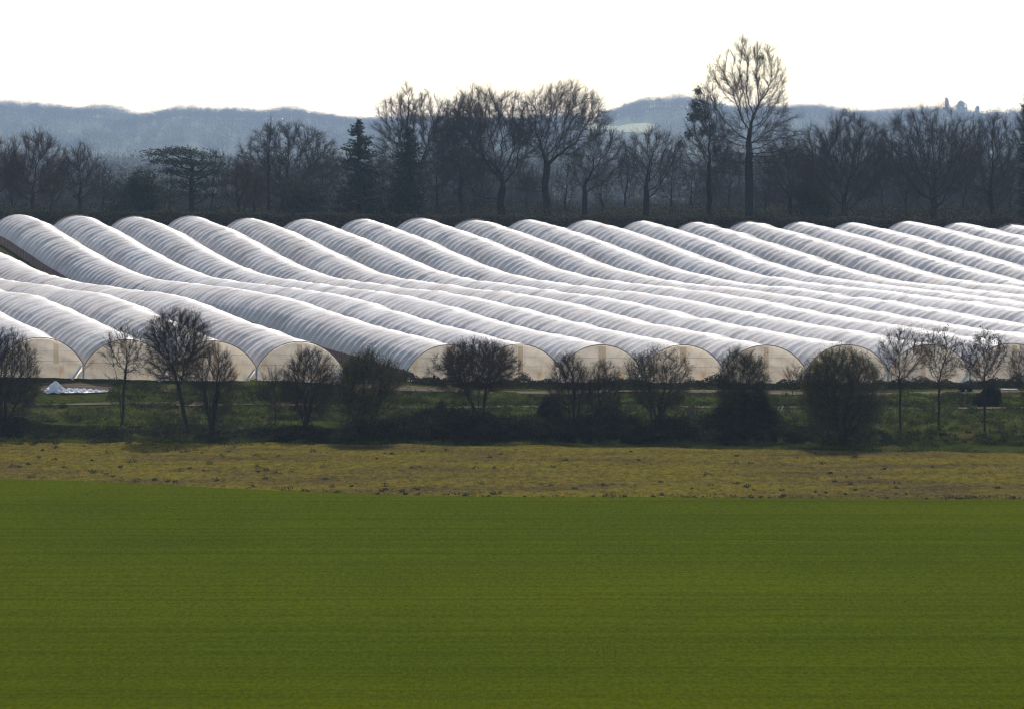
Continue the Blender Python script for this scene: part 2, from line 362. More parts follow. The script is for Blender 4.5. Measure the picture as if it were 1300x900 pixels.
# ---------------------------------------------------------------- polytunnels
rngT = np.random.default_rng(11)
ARC_N = 26
def arch(hw, thick=0.0):
    """circular segment from gutter to gutter: x offsets and heights"""
    rise = TUN_H-1.2
    Rr = (hw*hw+rise*rise)/(2*rise); th1 = math.asin(min(1, hw/Rr))
    th = np.linspace(-th1, th1, ARC_N)
    x = Rr*np.sin(th); z = 1.2+rise-Rr*(1-np.cos(th))
    return x, z, np.sin(th), np.cos(th)
def end_wall_mesh(k, Yf, hw, rng):
    """sheet that fills the arch and runs down to the ground between the legs"""
    x, z, sx, cz = arch(hw-.06)
    nz = 22; cx = axis_x(k, Yf); k_ph = rng.uniform(0, 6)
    V = []
    base = float(gz(cx, Yf))
    low = gz(cx+x, Yf)-.25
    for j in range(nz):
        t = j/(nz-1)
        zz = (base+z-.03)*(1-t)+low*t
        bow = .10*np.sin(np.clip((1-t), 0, 1)*math.pi)*np.cos(x/hw*1.4)+.06*np.sin(x*3.1+k_ph)*(.3+t)+.03*np.sin(x*7.7-k_ph*2+zz)*(.4+t)+.03*np.sin(zz*5+x*2)
        V.append(np.stack([cx+x, Yf-bow+.0*x, zz], -1))
    V = np.concatenate(V); n = len(x)
    i = (np.arange(nz-1)[:, None]*n+np.arange(n-1)[None]).ravel()
    return V, np.stack([i, i+1, i+n+1, i+n], 1)
TUN_LABEL = {
'a': 'white polytunnel with the most rust-stained end, just right of the leftmost bush',
'b': 'white polytunnel whose grey end wall stands directly behind the thin forked tree',
'c': 'white polytunnel with its end half hidden by the leaning bare tree and upright bush',
'd': 'white polytunnel directly left of the grass alley, ending behind a many-stemmed bush',
'e': 'white polytunnel right of the grass alley, brown netting along its open left side',
'f': 'white polytunnel whose cream end has one tan strip, right of the wide two-stemmed tree',
'g': 'white polytunnel whose cream end rises behind the paired dark bushes near the middle',
'h': 'white polytunnel whose end shows just right of the vase-shaped olive bush',
'i': 'white polytunnel whose end shows left of the big round green bush',
'j': 'white polytunnel whose end arch is mostly covered by the big round green bush',
'k': 'white polytunnel whose end stands behind the ash with sparse seed clusters',
'l': 'white polytunnel whose near end is cut by the right edge of the photo',
'm': 'white polytunnel whose far arch peaks just left of the low-limbed oak trunk',
'n': 'white polytunnel whose far arch peaks between the two middle oak trunks',
'o': 'white polytunnel whose far arch peaks under the crooked smaller oak',
'p': 'white polytunnel whose far arch peaks under the stag-headed tree',
'q': 'white polytunnel whose far arch peaks under the ivy-clumped tree',
'r': 'white polytunnel whose far arch peaks under the tallest tree of the wood',
's': 'white polytunnel whose far arch peaks just right of the tallest tree',
't': 'white polytunnel whose far arch peaks under the round dense-crowned tree',
'u': 'white polytunnel with a dusty far arch left of the fan-shaped tree trunk',
'v': 'white polytunnel with a dusty far arch right of the fan-shaped tree trunk',
'w': 'last white polytunnel of the row, its far arch cut by the right edge',
}
for k in CREST:
    Yf = YF[k]; hw = HW[k]; rng = np.random.default_rng(ord(k))
    cx = axis_x(k, Yf); root = thing('polytunnel', TUN_LABEL[k], 'polytunnel', (cx, Yf, gz1(cx, Yf)), 'polytunnels on the sloping field')
    yb = Y_BACK+rng.uniform(-.4, .4)
    bay = 1.36; nb = int(round((yb-Yf)/bay)); sub = 8
    nr = nb*sub+1
    Yr = np.linspace(Yf, yb, nr); Xr = axis_x(k, Yr); Zr = gz(Xr, Yr)
    # tunnels ride the slope on their own hoops, so soften the ground a little
    x, z, sx, cz = arch(hw-.03)
    fr = (np.arange(nr) % sub)/sub; bi = np.minimum(np.arange(nr)//sub, nb-1)
    amp = .36+.16*rng.uniform(-1, 1, nb)
    skew = rng.uniform(-.18, .18, nb); hoopj = rng.normal(0, .045, nb+1)
    prof = np.abs(np.sin(math.pi*fr))**.45*(1+.10*np.sin(fr*4*math.pi+1))
    side = (.22+.78*np.abs(sx)**1.3)                     # pulled in hardest low on the sides
    V = np.zeros((nr, ARC_N, 3))
    hj = hoopj[bi]*(1-fr)+hoopj[bi+1]*fr
    ph = rng.uniform(0, 6.28)
    for c in range(ARC_N):
        pinch = amp[bi]*prof*side[c]
        pinch = pinch+.03*np.sin(Yr*5.1+c*1.7+ph)*prof+.015*np.sin(Yr*11.3+c*2.9)
        V[:, c, 0] = Xr+x[c]-sx[c]*pinch*.55
        V[:, c, 1] = Yr+(skew[bi]*math.sin(c/ARC_N*math.pi)*np.sin(math.pi*fr))*.5
        V[:, c, 2] = Zr+z[c]-cz[c]*pinch+hj*cz[c]*1.2
    i = (np.arange(nr-1)[:, None]*ARC_N+np.arange(ARC_N-1)[None]).ravel()
    Fq = np.stack([i, i+1, i+ARC_N+1, i+ARC_N], 1)
    mk('cover', V.reshape(-1, 3), Fq, M['cover'], root, smooth=True)
    # rim hoop at both ends
    for Ye, nm in ((Yf-.06, 'end_hoop'), (yb+.06, 'end_hoop')):
        c0 = axis_x(k, Ye); g0 = gz1(c0, Ye); xx, zz, _, _ = arch(hw)
        pp = np.stack([c0+xx, np.full_like(xx, Ye), g0+zz+.03], -1)
        MB().add(*frusta(pp[:-1], pp[1:], .045, .045, 6)).build(nm, M['hoop'], root)
    V2, F2 = end_wall_mesh(k, Yf+.02, hw, rng)
    if k <= 'l':
        mk('end_wall', V2, F2, M['endwall'], root, smooth=True)
        # tan overlap strip below the crest, seams across
        sxo = {'a': 1.5, 'b': -.2, 'c': .3, 'd': 0, 'e': .1, 'f': .15, 'g': .1, 'h': 0, 'i': .1, 'j': .2, 'k': -.6, 'l': .3}[k]
        g0 = gz1(cx, Yf); w = {'g': .38, 'h': .34}.get(k, .24); bot = {'a': 1.3, 'g': .3, 'h': 1.6, 'b': 2.4, 'd': .6}.get(k, .25)
        n = 9; zz = np.linspace(g0+bot, g0+TUN_H-.12-.05*abs(sxo)*2, n)
        ww = w*(1-.25*np.linspace(1, 0, n)) if k in 'gh' else np.full(n, w)
        Vs = np.concatenate([np.stack([cx+sxo-ww, np.full(n, Yf-.16), zz], -1), np.stack([cx+sxo+ww, np.full(n, Yf-.16), zz], -1)])
        ii = np.arange(n-1); mk('door_strip', Vs, np.stack([ii, ii+n, ii+n+1, ii+1], 1), M['doorstrip'], root)
        for h in (1.55, 2.45):
            xx, zz2, _, _ = arch(hw); half = np.interp(h, zz2[:ARC_N//2], -xx[:ARC_N//2])-.1
            MB().add(*frusta([[cx-half, Yf-.13, g0+h]], [[cx+half, Yf-.13, g0+h]], .010, .010, 5)).build('rail', M['hoop'], root)
        for s in (-1, 1):
            xl = cx+s*hw; gl = gz1(xl, Yf)
            MB().add(*frusta([[xl-.03*s, Yf-.08, gl-.3]], [[xl-.03*s, Yf-.08, g0+1.25]], .045, .045, 6)).build('leg', M['galv'], root)
        xl = cx+hw
        d = np.array([[xl-.12, Yf-.2, g0+1.12]]); e = np.array([[xl-.95, Yf-.75, gz1(xl-.95, Yf-.75)]])
        MB().add(*frusta(d, e, .09, .13, 5)).build('tie_strap', M['strap'], root)
    # side netting on the open flanks of the alley
    if k in 'ed':
        s = -1 if k == 'e' else 1
        ny = nb*4+1; Yn = np.linspace(Yf, yb, ny); nz = 6
        Vn = []
        for q in range(nz):
            t = q/(nz-1); xg = axis_x(k, Yn)+s*(hw-.02)
            top = gz(axis_x(k, Yn), Yn)+1.2; bot = gz(xg, Yn)-.15
            Vn.append(np.stack([xg+s*(.05*np.sin(Yn*3.4)*math.sin(t*3.1)+.10*t), Yn, top*(1-t)+bot*t], -1))
        Vn = np.concatenate(Vn); i = (np.arange(nz-1)[:, None]*ny+np.arange(ny-1)[None]).ravel()
        mk('side_netting', Vn, np.stack([i, i+1, i+ny+1, i+ny], 1), M['net'], root, smooth=True)
        Yh = np.linspace(Yf+bay, yb, nb); xg = axis_x(k, Yh)+s*(hw+.08)
        for q in range(nb):
            MB().add(*frusta([[xg[q], Yh[q], gz1(xg[q], Yh[q])-.1]], [[xg[q], Yh[q], gz1(axis_x(k, Yh[q]), Yh[q])+1.22]], .04, .04, 5)).build('leg', M['hoop'], root)

# ---------------------------------------------------------------- trees
def colonize(rng, attr, stems, step, kill, infl, gnarl=.25, up=.05, maxit=170, maxn=5200):
    """space colonisation: branches grow towards points scattered through the crown"""
    pos = [np.zeros(3)]; par = [-1]
    for poly in stems:
        last = 0
        for q in poly: pos.append(np.array(q, float)); par.append(last); last = len(pos)-1
    pos = np.array(pos); par = list(par)
    A = attr.copy()
    D = np.linalg.norm(A[:, None]-pos[None, 1:], axis=2); near = D.argmin(1)+1; dist = D.min(1)
    infl0 = infl
    dirs_prev = np.zeros_like(pos); kids = np.zeros(200000, int)
    for it in range(maxit):
        if len(A) == 0 or len(pos) > maxn: break
        full = kids[near] >= 3
        if full.any(): A = A[~full]; near = near[~full]; dist = dist[~full]
        if len(A) == 0: break
        act = dist < infl
        if not act.any():
            infl *= 1.4
            if infl > 60: break
            continue
        idx = near[act]; v = nrm(A[act]-pos[idx])
        u, inv = np.unique(idx, return_inverse=True)
        acc = np.zeros((len(u), 3)); np.add.at(acc, inv, v)
        acc = nrm(nrm(acc)+.3*dirs_prev[u]+rng.normal(0, gnarl, acc.shape)+np.array([0, 0, up]))
        new = pos[u]+acc*step; dirs_prev = np.concatenate([dirs_prev, acc])
        kids[u] += 1; base = len(pos); pos = np.concatenate([pos, new]); par += list(u)
        D = np.linalg.norm(A[:, None]-new[None], axis=2); j = D.argmin(1); dm = D[np.arange(len(A)), j]
        better = dm < dist; near[better] = base+j[better]; dist = np.minimum(dist, dm)
        keep = dist > kill; A = A[keep]; near = near[keep]; dist = dist[keep]
        infl = max(infl0, infl*.9) if infl > infl0 else infl
    par = np.array(par); n = len(par)
    # straighten: every joint drifts between its parent and the mean of its children
    for _ in range(5):
        cs = np.zeros_like(pos); cc = np.zeros(n); np.add.at(cs, par[1:], pos[1:]); np.add.at(cc, par[1:], 1)
        has = (cc > 0) & (par >= 0); t = pos.copy()
        t[has] = .5*pos[has]+.25*pos[par[has]]+.25*cs[has]/cc[has][:, None]; t[:2] = pos[:2]; pos = t
    return pos, par
def radii(par, r_tip, power=2.3, rmax=None):
    n = len(par); r = np.zeros(n)
    for i in range(n-1, -1, -1):
        if r[i] == 0: r[i] = r_tip**power
        if par[i] >= 0: r[par[i]] += r[i]
    r = r**(1/power)
    if rmax: r = r*min(1.0, 1e9) if r[0] <= 0 else np.where(r > rmax*.25, rmax*.25+(r-rmax*.25)*(rmax*.75)/max(r[1:].max()-rmax*.25, 1e-6), r) if r[1:].max() > rmax else r
    return r
def crown_points(rng, n, w, z0, z1, kind='round', d=None, holes=.35, seed=0):
    d = d or w
    p = nrm(rng.normal(size=(n*6, 3)))*(rng.uniform(.12, 1, (n*6, 1))**(1/2.0))
    h = (p[:, 2]+1)/2
    if kind == 'fan': sc = np.interp(h, [0, .3, .7, 1], [.35, .75, 1.05, 1.0])
    elif kind == 'oval': sc = np.interp(h, [0, .4, 1], [.9, 1.0, .85])
    elif kind == 'dome': sc = np.interp(h, [0, .25, .6, 1], [1.15, 1.12, 1.0, .9])
    elif kind == 'column': sc = np.interp(h, [0, .5, 1], [.8, 1.0, .9])
    else: sc = np.ones_like(h)
    q = np.stack([p[:, 0]*w/2*sc, p[:, 1]*d/2*sc, z0+h*(z1-z0)], 1)
    s = w/3.2
    f = wob(q[:, 0]+q[:, 1]*.7, q[:, 2]+q[:, 1]*.5, s, seed+5)+.5*wob(q[:, 1]*1.3+q[:, 0], q[:, 2]*1.1, s*.6, seed+9)
    q = q[f > -1.2+holes*1.2]
    k = int(rng.integers(8, 12)); c = nrm(rng.normal(size=(k, 3)))*rng.uniform(.5, .78, (k, 1)); c[:, 2] = c[:, 2]*.9+.08
    hc = (c[:, 2]+1)/2; C = np.stack([c[:, 0]*w/2, c[:, 1]*d/2, z0+hc*(z1-z0)], 1); rr = rng.uniform(.42, .62, k)
    u = (q[:, None]-C[None])/np.array([w/2, d/2, (z1-z0)/2])
    ok = ((np.linalg.norm(u, axis=2)/rr[None]).min(1) < 1) | (rng.uniform(size=len(q)) < .10) | (np.linalg.norm((q-np.array([0, 0, (z0+z1)/2]))/np.array([w/2, d/2, (z1-z0)/2]), axis=1) < .35)
    q = q[ok]
    return q[:n]
def twigs(rng, pos, par, r, rt, per, L, rad, up=.25, sub=2, droop=0.):
    """fine spray of twigs on every thin branch"""
    sel = np.where((r < rt) & (par > 0))[0]
    if len(sel) == 0: return None
    idx = np.repeat(sel, per)
    t = rng.uniform(0, 1, (len(idx), 1)); S = pos[par[idx]]*(1-t)+pos[idx]*t
    bd = nrm(pos[idx]-pos[par[idx]]); ctr = pos[sel].mean(0); outw = nrm(S-ctr)
    d = nrm(bd*.8+rng.normal(0, .55, S.shape)+outw*.5+np.array([0, 0, up-droop]))
    l = (L*rng.uniform(.35, 1.25, len(idx)))[:, None]
    e = S+d*l; mb = MB(); mb.add(*spikes(S, e, rad))
    for _ in range(sub):
        t = rng.uniform(.15, .85, (len(idx), 1)); s = S*(1-t)+e*t
        d3 = nrm(d*.9+rng.normal(0, .6, S.shape)+np.array([0, 0, up*.4-droop])); mb.add(*spikes(s, s+d3*l*rng.uniform(.3, .7, l.shape), rad*.8))
    return mb, e
def branch_mesh(pos, par, r, split):
    sel = np.where(par >= 0)[0]; a = par[sel]
    r0 = np.minimum(r[a], r[sel]*1.35)
    thick = r[sel] > split
    mb = MB()
    if thick.any(): mb.add(*frusta(pos[a][thick], pos[sel][thick], r0[thick], r[sel][thick]*.98, 7))
    thin = ~thick; mb2 = MB()
    if thin.any(): mb2.add(*frusta(pos[a][thin], pos[sel][thin], r0[thin], r[sel][thin]*.98, 4))
    return mb, mb2
def put(mb, name, mat, root):
    V = np.concatenate(mb.V)+np.array(root.location)
    return mk(name, V, [np.concatenate(f) for f in mb.F.values()], mat, root)
def bare_tree(name, label, cat, x, Y, w, top_z, crown_z0, trunk_r, seed, kind='round', z_base=None, stems=None, n=700, step=.5,
              kill=.75, infl=4.5, per=5, tl=1.7, tr=.016, sub=2, gnarl=.13, holes=.35, mats=('bark_far', 'twig_far'), group=None,
              bud=None, fork=None, lean=0., depth=None, tip=.015, up=.25, extra=None, flare=True, rtw=None, coff=0.):
    rng = np.random.default_rng(seed)
    zb = gz1(x, Y) if z_base is None else z_base
    if step < .3: trunk_r = trunk_r*.82
    root = thing(name, label, cat, (x, Y, zb), group)
    H = top_z-zb; c0 = crown_z0-zb
    n = int(n*(1.75 if step > .3 else 2.0))
    A = crown_points(rng, n, w, c0, H, kind, depth, holes, seed); A[:, 0] += coff
    if extra is not None:
        for (ex, ez, ew, eh, en) in extra:
            B = crown_points(rng, en, ew, ez-zb-eh/2, ez-zb+eh/2, 'round', ew*.7, .2, seed+3); B[:, 0] += ex-x; A = np.concatenate([A, B])
    if stems is None:
        th = fork if fork else c0+(H-c0)*.18
        m = max(3, int(th/step)); ph = rng.uniform(0, 6)
        stems = [[(lean*(i/m)**1.5+.12*math.sin(i*.6+ph)*min(1, i/4)*step, .12*math.cos(i*.5+ph)*step*min(1, i/4), th*i/m) for i in range(1, m+1)]]
    else:
        stems = [[(s[0]*(i/s[2])**1.2+.06*rng.normal(), s[1]*(i/s[2])+.05*rng.normal(), s[3]*i/s[2]) for i in range(1, s[2]+1)] for s in stems]
    pos, par = colonize(rng, A, stems, step, kill, infl, gnarl)
    r = radii(par, tip, 2.35); r = tip+(trunk_r-tip)*np.clip((r-tip)/max(r[1:4].max()-tip, 1e-6), 0, 1)**1.6
    if flare: r[0] = r[1]*1.25 if len(stems) == 1 else r[1]*1.1
    a, b = branch_mesh(pos, par, r, max(trunk_r*.22, tip*2.2))
    off = a.n                                     # limbs go with the trunk, the crown is the twigs alone
    for fl in b.F.values():
        for f in fl: a.F.setdefault(f.shape[1], []).append(f+off)
    a.V += b.V; a.n += b.n; put(a, 'trunk', M[mats[0]], root)
    tw = twigs(rng, pos, par, r, rtw or trunk_r*.10+tip, per+(2 if step > .3 else 1), tl, tr, up, sub+1)
    if tw:
        mbt, ends = tw
        put(mbt, 'crown', M[mats[1]], root)
        if bud:
            nb_, sz, mt = bud
            e = ends[rng.integers(0, len(ends), nb_)]+rng.normal(0, tl*.22, (nb_, 3))
            lb = MB(); lb.add(*leaves(e, sz, rng)); put(lb, 'leaves' if mt != 'seed' else 'seed_clumps', M[mt], root)
    return root

def leaf_ball(mb, c, rad, n, size, rng, squash=1., shell=.35):
    p = nrm(rng.normal(size=(n, 3)))*(rng.uniform(shell, 1, (n, 1))**.6); p[:, 2] *= squash
    lump = 1+.25*np.sin(p[:, :1]*5+p[:, 1:2]*4+rng.uniform(0, 6))+.15*np.sin(p[:, 2:]*9+p[:, :1]*6)
    mb.add(*leaves(np.array(c)+p*rad*lump, size, rng))

WG = 'trees of the wood behind the tunnels'
FAR_TZ = lambda py, Y=480.: PZ(py, Y)
def wood(label, px, l, rgt, top, bot, seed, Y=480., tr=.45, name='bare_tree', **kw):
    w = (rgt-l)*1.12*Y/F_PX; x = PX(px, Y)
    coff = PX((l+rgt)/2, Y)-x
    return bare_tree(name, label, 'tree', x, Y, w, PZ(top, Y), PZ(bot, Y), tr, seed, group=WG, coff=coff, **kw)

wood('red-brown twiggy round tree at the left edge of the wood', 42, 0, 88, 168, 262, 1, n=900, per=5, mats=('bark_far', 'twig_red'), kind='oval', holes=.1, tr=.3, gnarl=.15)
wood('dense brown tree cut by the left edge of the photo', -6, -45, 30, 178, 262, 2, Y=486, n=700, per=5, mats=('bark_far', 'twig_red'), kind='oval', holes=.1, tr=.3)
wood('grey twiggy tree right of the red-brown one at left', 100, 76, 128, 180, 262, 3, Y=474, n=600, per=4, kind='oval', holes=.15, tr=.28)
wood('brown thicket-like tree beside the flat-topped cedar', 302, 270, 335, 203, 268, 4, Y=474, n=600, per=4, mats=('bark_far', 'twig_red'), kind='oval', holes=.15, tr=.22)
wood('big round bare oak left of the dark spruce', 362, 300, 428, 153, 262, 5, Y=488, n=1100, per=4, kind='dome', tr=.5, tl=1.3)
wood('slim upright tree rising through the left side of the round oak', 341, 331, 352, 143, 230, 6, Y=482, n=220, per=4, kind='column', tr=.2, tl=.9, up=.6)
wood('large broad bare oak rising right behind the spruce', 532, 472, 592, 108, 250, 7, Y=492, n=1400, per=4, kind='dome', tr=.55, tl=1.3)
wood('slender pale-twigged tree with the spiky top above the dark fir', 517, 505, 530, 100, 190, 8, Y=478, n=200, per=4, kind='column', tr=.2, tl=1.0, up=.6)
wood('low-limbed bare oak left of the tall middle oak', 637, 562, 692, 106, 258, 9, Y=476, n=1500, per=3, kind='dome', tr=.62, fork=4.2, gnarl=.2,
     extra=[(PX(580, 476), PZ(262, 476), 8, 2.0, 60), (PX(600, 476), PZ(258, 476), 7, 2.0, 50)])
wood('brown twiggy tree filling between the broad oak and the low-limbed oak', 585, 555, 622, 116, 255, 10, Y=500, n=800, per=4, tr=.35)
wood('tall bare oak with a clean trunk in the middle of the wood', 694, 655, 768, 104, 205, 11, Y=470, n=1200, per=3, kind='dome', tr=.55, fork=8.5, gnarl=.18,
     extra=[(PX(668, 470), PZ(235, 470), 5, 3, 40)])
wood('crooked smaller oak right of the tall middle oak', 742, 722, 795, 155, 248, 12, Y=468, n=420, per=3, tr=.42, fork=5.5, gnarl=.28, holes=.5,
     extra=[(PX(775, 468), PZ(215, 468), 5, 2.5, 40)])
wood('stag-headed bare tree with stiff upright limbs', 820, 785, 868, 160, 255, 13, Y=470, n=420, per=3, kind='fan', tr=.5, fork=4.5, gnarl=.18, holes=.5)
wood('tree hung with dark ivy clumps left of the tallest tree', 900, 864, 928, 112, 262, 14, Y=474, n=900, per=3, kind='oval', tr=.4, fork=9)
T_ = lambda px, py, wp, hp, n, Y=468: (PX(px, Y), PZ(py, Y), wp*Y/F_PX, hp*Y/F_PX, n)
wood('tallest bare tree of the wood, with a dark twig ball in its top', 951, 915, 985, 60, 175, 15, Y=468, n=150, per=4, kind='fan', tr=.66, fork=13.0, holes=.4,
     extra=[T_(945, 72, 46, 42, 330), T_(968, 82, 44, 56, 330), T_(985, 104, 34, 40, 230), T_(915, 96, 40, 50, 280), T_(898, 122, 32, 34, 170), T_(940, 115, 50, 50, 200), T_(978, 138, 50, 50, 260),
            T_(925, 190, 66, 80, 420), T_(990, 185, 84, 90, 620), T_(945, 152, 44, 36, 160), T_(968, 165, 40, 36, 120)])
wood('dark bushy tree tucked under the tallest tree on its right', 1003, 965, 1038, 178, 268, 16, Y=482, n=900, per=4, tr=.35, holes=.1)
wood('round dense-crowned bare tree left of the fan-shaped one', 1072, 1014, 1128, 138, 268, 17, Y=474, n=1700, per=4, kind='oval', tr=.5, gnarl=.2, holes=.12, fork=3)
wood('wide fan-shaped bare tree with many limbs from a short trunk', 1186, 1116, 1252, 132, 272, 18, Y=470, n=1900, per=3, kind='fan', tr=.6, gnarl=.18, holes=.15, fork=2.6)
wood('upright bare tree right of the fan-shaped one', 1258, 1226, 1292, 140, 268, 19, Y=478, n=900, per=4, kind='oval', tr=.35, fork=5)
wood('bare tree cut by the right edge behind the dark pine', 1312, 1278, 1345, 118, 262, 20, Y=488, n=700, per=4, tr=.35)
fill = [(130, 105, 155, 205, 262, 'low grey tree between the holly and the round grey tree'),
        (215, 195, 240, 222, 266, 'small brown tree half hidden by the holly clump'),
        (268, 250, 295, 190, 262, 'thin grey tree showing above the right of the cedar'),
        (405, 385, 432, 200, 266, 'low dark tree at the right foot of the round oak'),
        (555, 530, 580, 178, 266, 'smaller tree in front of the broad oak on its right'),
        (610, 588, 630, 205, 268, 'low grey tree in front of the low-limbed oak on its left'),
        (668, 652, 684, 205, 266, 'thin grey sapling between the two big middle oaks'),
        (718, 702, 735, 200, 266, 'thin grey sapling right of the tall middle oak'),
        (765, 748, 782, 215, 268, 'low bare tree between the crooked oak and the stag-headed tree'),
        (792, 775, 812, 175, 262, 'pale slender tree left of the stag-headed tree'),
        (852, 835, 872, 190, 264, 'pale slender tree right of the stag-headed tree'),
        (878, 862, 896, 205, 266, 'low bare tree left of the ivy-hung tree'),
        (925, 908, 944, 190, 264, 'thin tree between the ivy-hung tree and the tallest tree'),
        (972, 955, 992, 215, 268, 'low tree at the right foot of the tallest tree'),
        (1035, 1018, 1056, 185, 266, 'grey tree at the left foot of the dense round-crowned tree'),
        (1120, 1100, 1142, 170, 264, 'bare tree filling between the dense and the fan-shaped crowns'),
        (1150, 1132, 1172, 200, 266, 'low tree in front of the fan-shaped tree on its left'),
        (1222, 1205, 1242, 175, 266, 'bare tree right of the fan-shaped tree trunk'),
        (1282, 1266, 1300, 195, 266, 'low bare tree left of the dark pine'),
        (65, 48, 84, 205, 264, 'low twiggy tree in front of the red-brown tree'),
        (15, -3, 36, 205, 264, 'low twiggy tree near the left edge of the wood'),
        (480, 465, 500, 190, 264, 'grey bare tree between the spruce and the dark fir'),
        (322, 308, 342, 215, 266, 'low thicket tree in front of the round oak')]
for i, (px, l, r_, top, bot, lab) in enumerate(fill):
    wood(lab, px, l, r_, top, bot, 100+i, Y=498+(i*7) % 22, n=330, per=4, kind=('oval', 'round', 'fan')[i % 3], tr=.2, tl=1.1, step=.6, holes=.1, name='bare_tree', fork=2.5)

# ivy clumps and twig balls are parts of the trees that carry them
def part_balls(match, pname, mat, balls, Y, seed, size=.16, n=260):
    root = [o for o in scene.objects if o.get('label') == match][0]
    rng = np.random.default_rng(seed)
    for (px, py, rad) in balls:
        mb = MB(); leaf_ball(mb, P(px, py, Y), rad, int(n*rad*rad)+60, size, rng, shell=.1)
        mk(pname, np.concatenate(mb.V), [np.concatenate(f) for f in mb.F.values()], mat, root)
part_balls('tree hung with dark ivy clumps left of the tallest tree', 'ivy', M['ivy'],
           [(886, 117, .7), (884, 133, 1.0), (888, 145, 1.3), (878, 150, .8), (896, 150, .7), (874, 172, .8), (903, 162, .7), (864, 184, .7), (893, 168, .8), (908, 190, .7)], 473, 50)
part_balls('tallest bare tree of the wood, with a dark twig ball in its top', 'twig_ball', M['nest'], [(966, 74, .65), (940, 97, .35)], 468, 51, size=.10, n=700)

# deep wood behind the named trees: reads as one mass of stems and twigs
def deep_wood():
    rng = np.random.default_rng(95); protos = []
    for v in range(4):
        g = np.random.default_rng(950+v); A = crown_points(g, 320, 6.5, 2.2, 11, ('oval', 'fan', 'round', 'column')[v], None, .1, v)
        pos, par = colonize(g, A, [[(0, 0, .6*i) for i in range(1, 5)]], .6, .9, 4.5, .13)
        r = radii(par, .02, 2.35); r = np.minimum(r, .02+(r-.02)*.16/max(r[1]-.02, .01)) ; a, b = branch_mesh(pos, par, r, .05)
        t, _e = twigs(g, pos, par, r, .06, 3, 1.3, .022, .3, 1)
        m = MB()
        for q in (a, b, t):
            off = m.n
            for fl in q.F.values():
                for f in fl: m.F.setdefault(f.shape[1], []).append(f+off)
            m.V += q.V; m.n += q.n
        protos.append((np.concatenate(m.V), {k: np.concatenate(f) for k, f in m.F.items()}))
    out = MB()
    for i in range(80):
        px = -25+1350*(i+rng.uniform(-.5, .5))/80
        if 700 < px < 885 and rng.uniform() < .6: continue
        Y = rng.uniform(505, 560); top = np.interp(px, [0, 120, 280, 330, 470, 690, 720, 870, 900, 1300], [205, 222, 218, 195, 188, 192, 225, 222, 188, 178])+rng.uniform(-8, 22)
        x = PX(px, Y); z = gz1(x, Y); sc = (PZ(top, Y)-z)/11.; V, Fd = protos[rng.integers(0, 4)]
        a = rng.uniform(0, 6.28); ca, sa = math.cos(a), math.sin(a); wx = sc*rng.uniform(.8, 1.15)
        W = np.stack([x+(V[:, 0]*ca-V[:, 1]*sa)*wx, Y+(V[:, 0]*sa+V[:, 1]*ca)*wx, z+V[:, 2]*sc], -1)
        off = out.n
        for k, f in Fd.items(): out.F.setdefault(k, []).append(f+off)
        out.V.append(W); out.n += len(W)
    o = out.build('woodland', M['twig_deep_hazed']); tag(o, 'dark mass of thin bare stems and twigs deep in the wood', kind='stuff')
deep_wood()

def brushwood():
    rng = np.random.default_rng(96); n = 26000
    px = rng.uniform(-30, 1330, n); Y = rng.uniform(500, 575, n); X = PX(px, Y)
    hm = np.interp(px, [0, 280, 330, 680, 710, 880, 900, 1300], [5, 5, 7, 7, 3.0, 3.0, 7.5, 8])*(1+.3*wob(X, Y, 9, 71))
    h0 = rng.uniform(0, .5, n)*hm; S = np.stack([X, Y, gz(X, Y)+h0], -1)
    E = S+np.stack([rng.normal(0, .55, n), rng.normal(0, .5, n), rng.uniform(.15, .5, n)*hm], -1)
    o = MB().add(*spikes(S, E, .03)).build('brushwood', M['twig_deep_hazed']); tag(o, 'tangle of brushwood low in the wood', kind='stuff')
brushwood()

# conifers
def spruce(label, px, Y, hwid, top, bot, seed, name='spruce_tree', cat='tree', group=WG, droop=.35, dens=1.0, z0f=.03, shape=1.0, parts=None):
    rng = np.random.default_rng(seed); x = PX(px, Y); zb = gz1(x, Y); root = thing(name, label, cat, (x, Y, zb), group)
    H = PZ(top, Y)-zb; W = hwid*Y/F_PX
    tm = MB(); tm.add(*frusta([[0, 0, 0]], [[0, 0, H*.97]], .32, .03, 7)); put(tm, 'trunk', M['bark_far'], root)
    mb = MB(); lev = int(H/.42*dens)
    C = []; S0 = []; S1 = []
    for i in range(lev):
        h = H*(z0f+(1-z0f)*(i+.5)/lev); t = h/H
        ln = W*(1-t)**shape*1.05+.25; nb_ = rng.integers(4, 7)
        for b in range(nb_):
            a = rng.uniform(0, 6.28); l = ln*rng.uniform(.55, 1.12)
            d = np.array([math.cos(a), math.sin(a), 0])
            m = max(4, int(l*5)); s = np.linspace(0.1, 1, m)[:, None]
            line = d*l*s+np.array([0, 0, h])+np.array([0, 0, 1])*(-droop*l*s+.32*l*s**3)
            S0.append(line[:-1]); S1.append(line[1:])
            cnt = max(6, int(l*26*dens)); k = rng.integers(0, m, cnt); wd = .28*(.3+l*.22)
            q = line[k]+rng.normal(0, 1, (cnt, 3))*np.array([wd, wd, .10])-np.array([0, 0, .12]); C.append(q)
    put(MB().add(*spikes(np.concatenate(S0), np.concatenate(S1), .03)).add(*leaves(np.concatenate(C), .26, rng, .4, up=.8)), 'crown', M['needle'], root)
    return root
spruce('dark tiered spruce standing alone left of the broad oak', 455, 466, 56, 151, 275, 60, shape=.8, droop=.30)
spruce('dense dark fir inside the left side of the broad oak', 518, 466, 30, 160, 275, 61, shape=.55, droop=.45, dens=1.15)
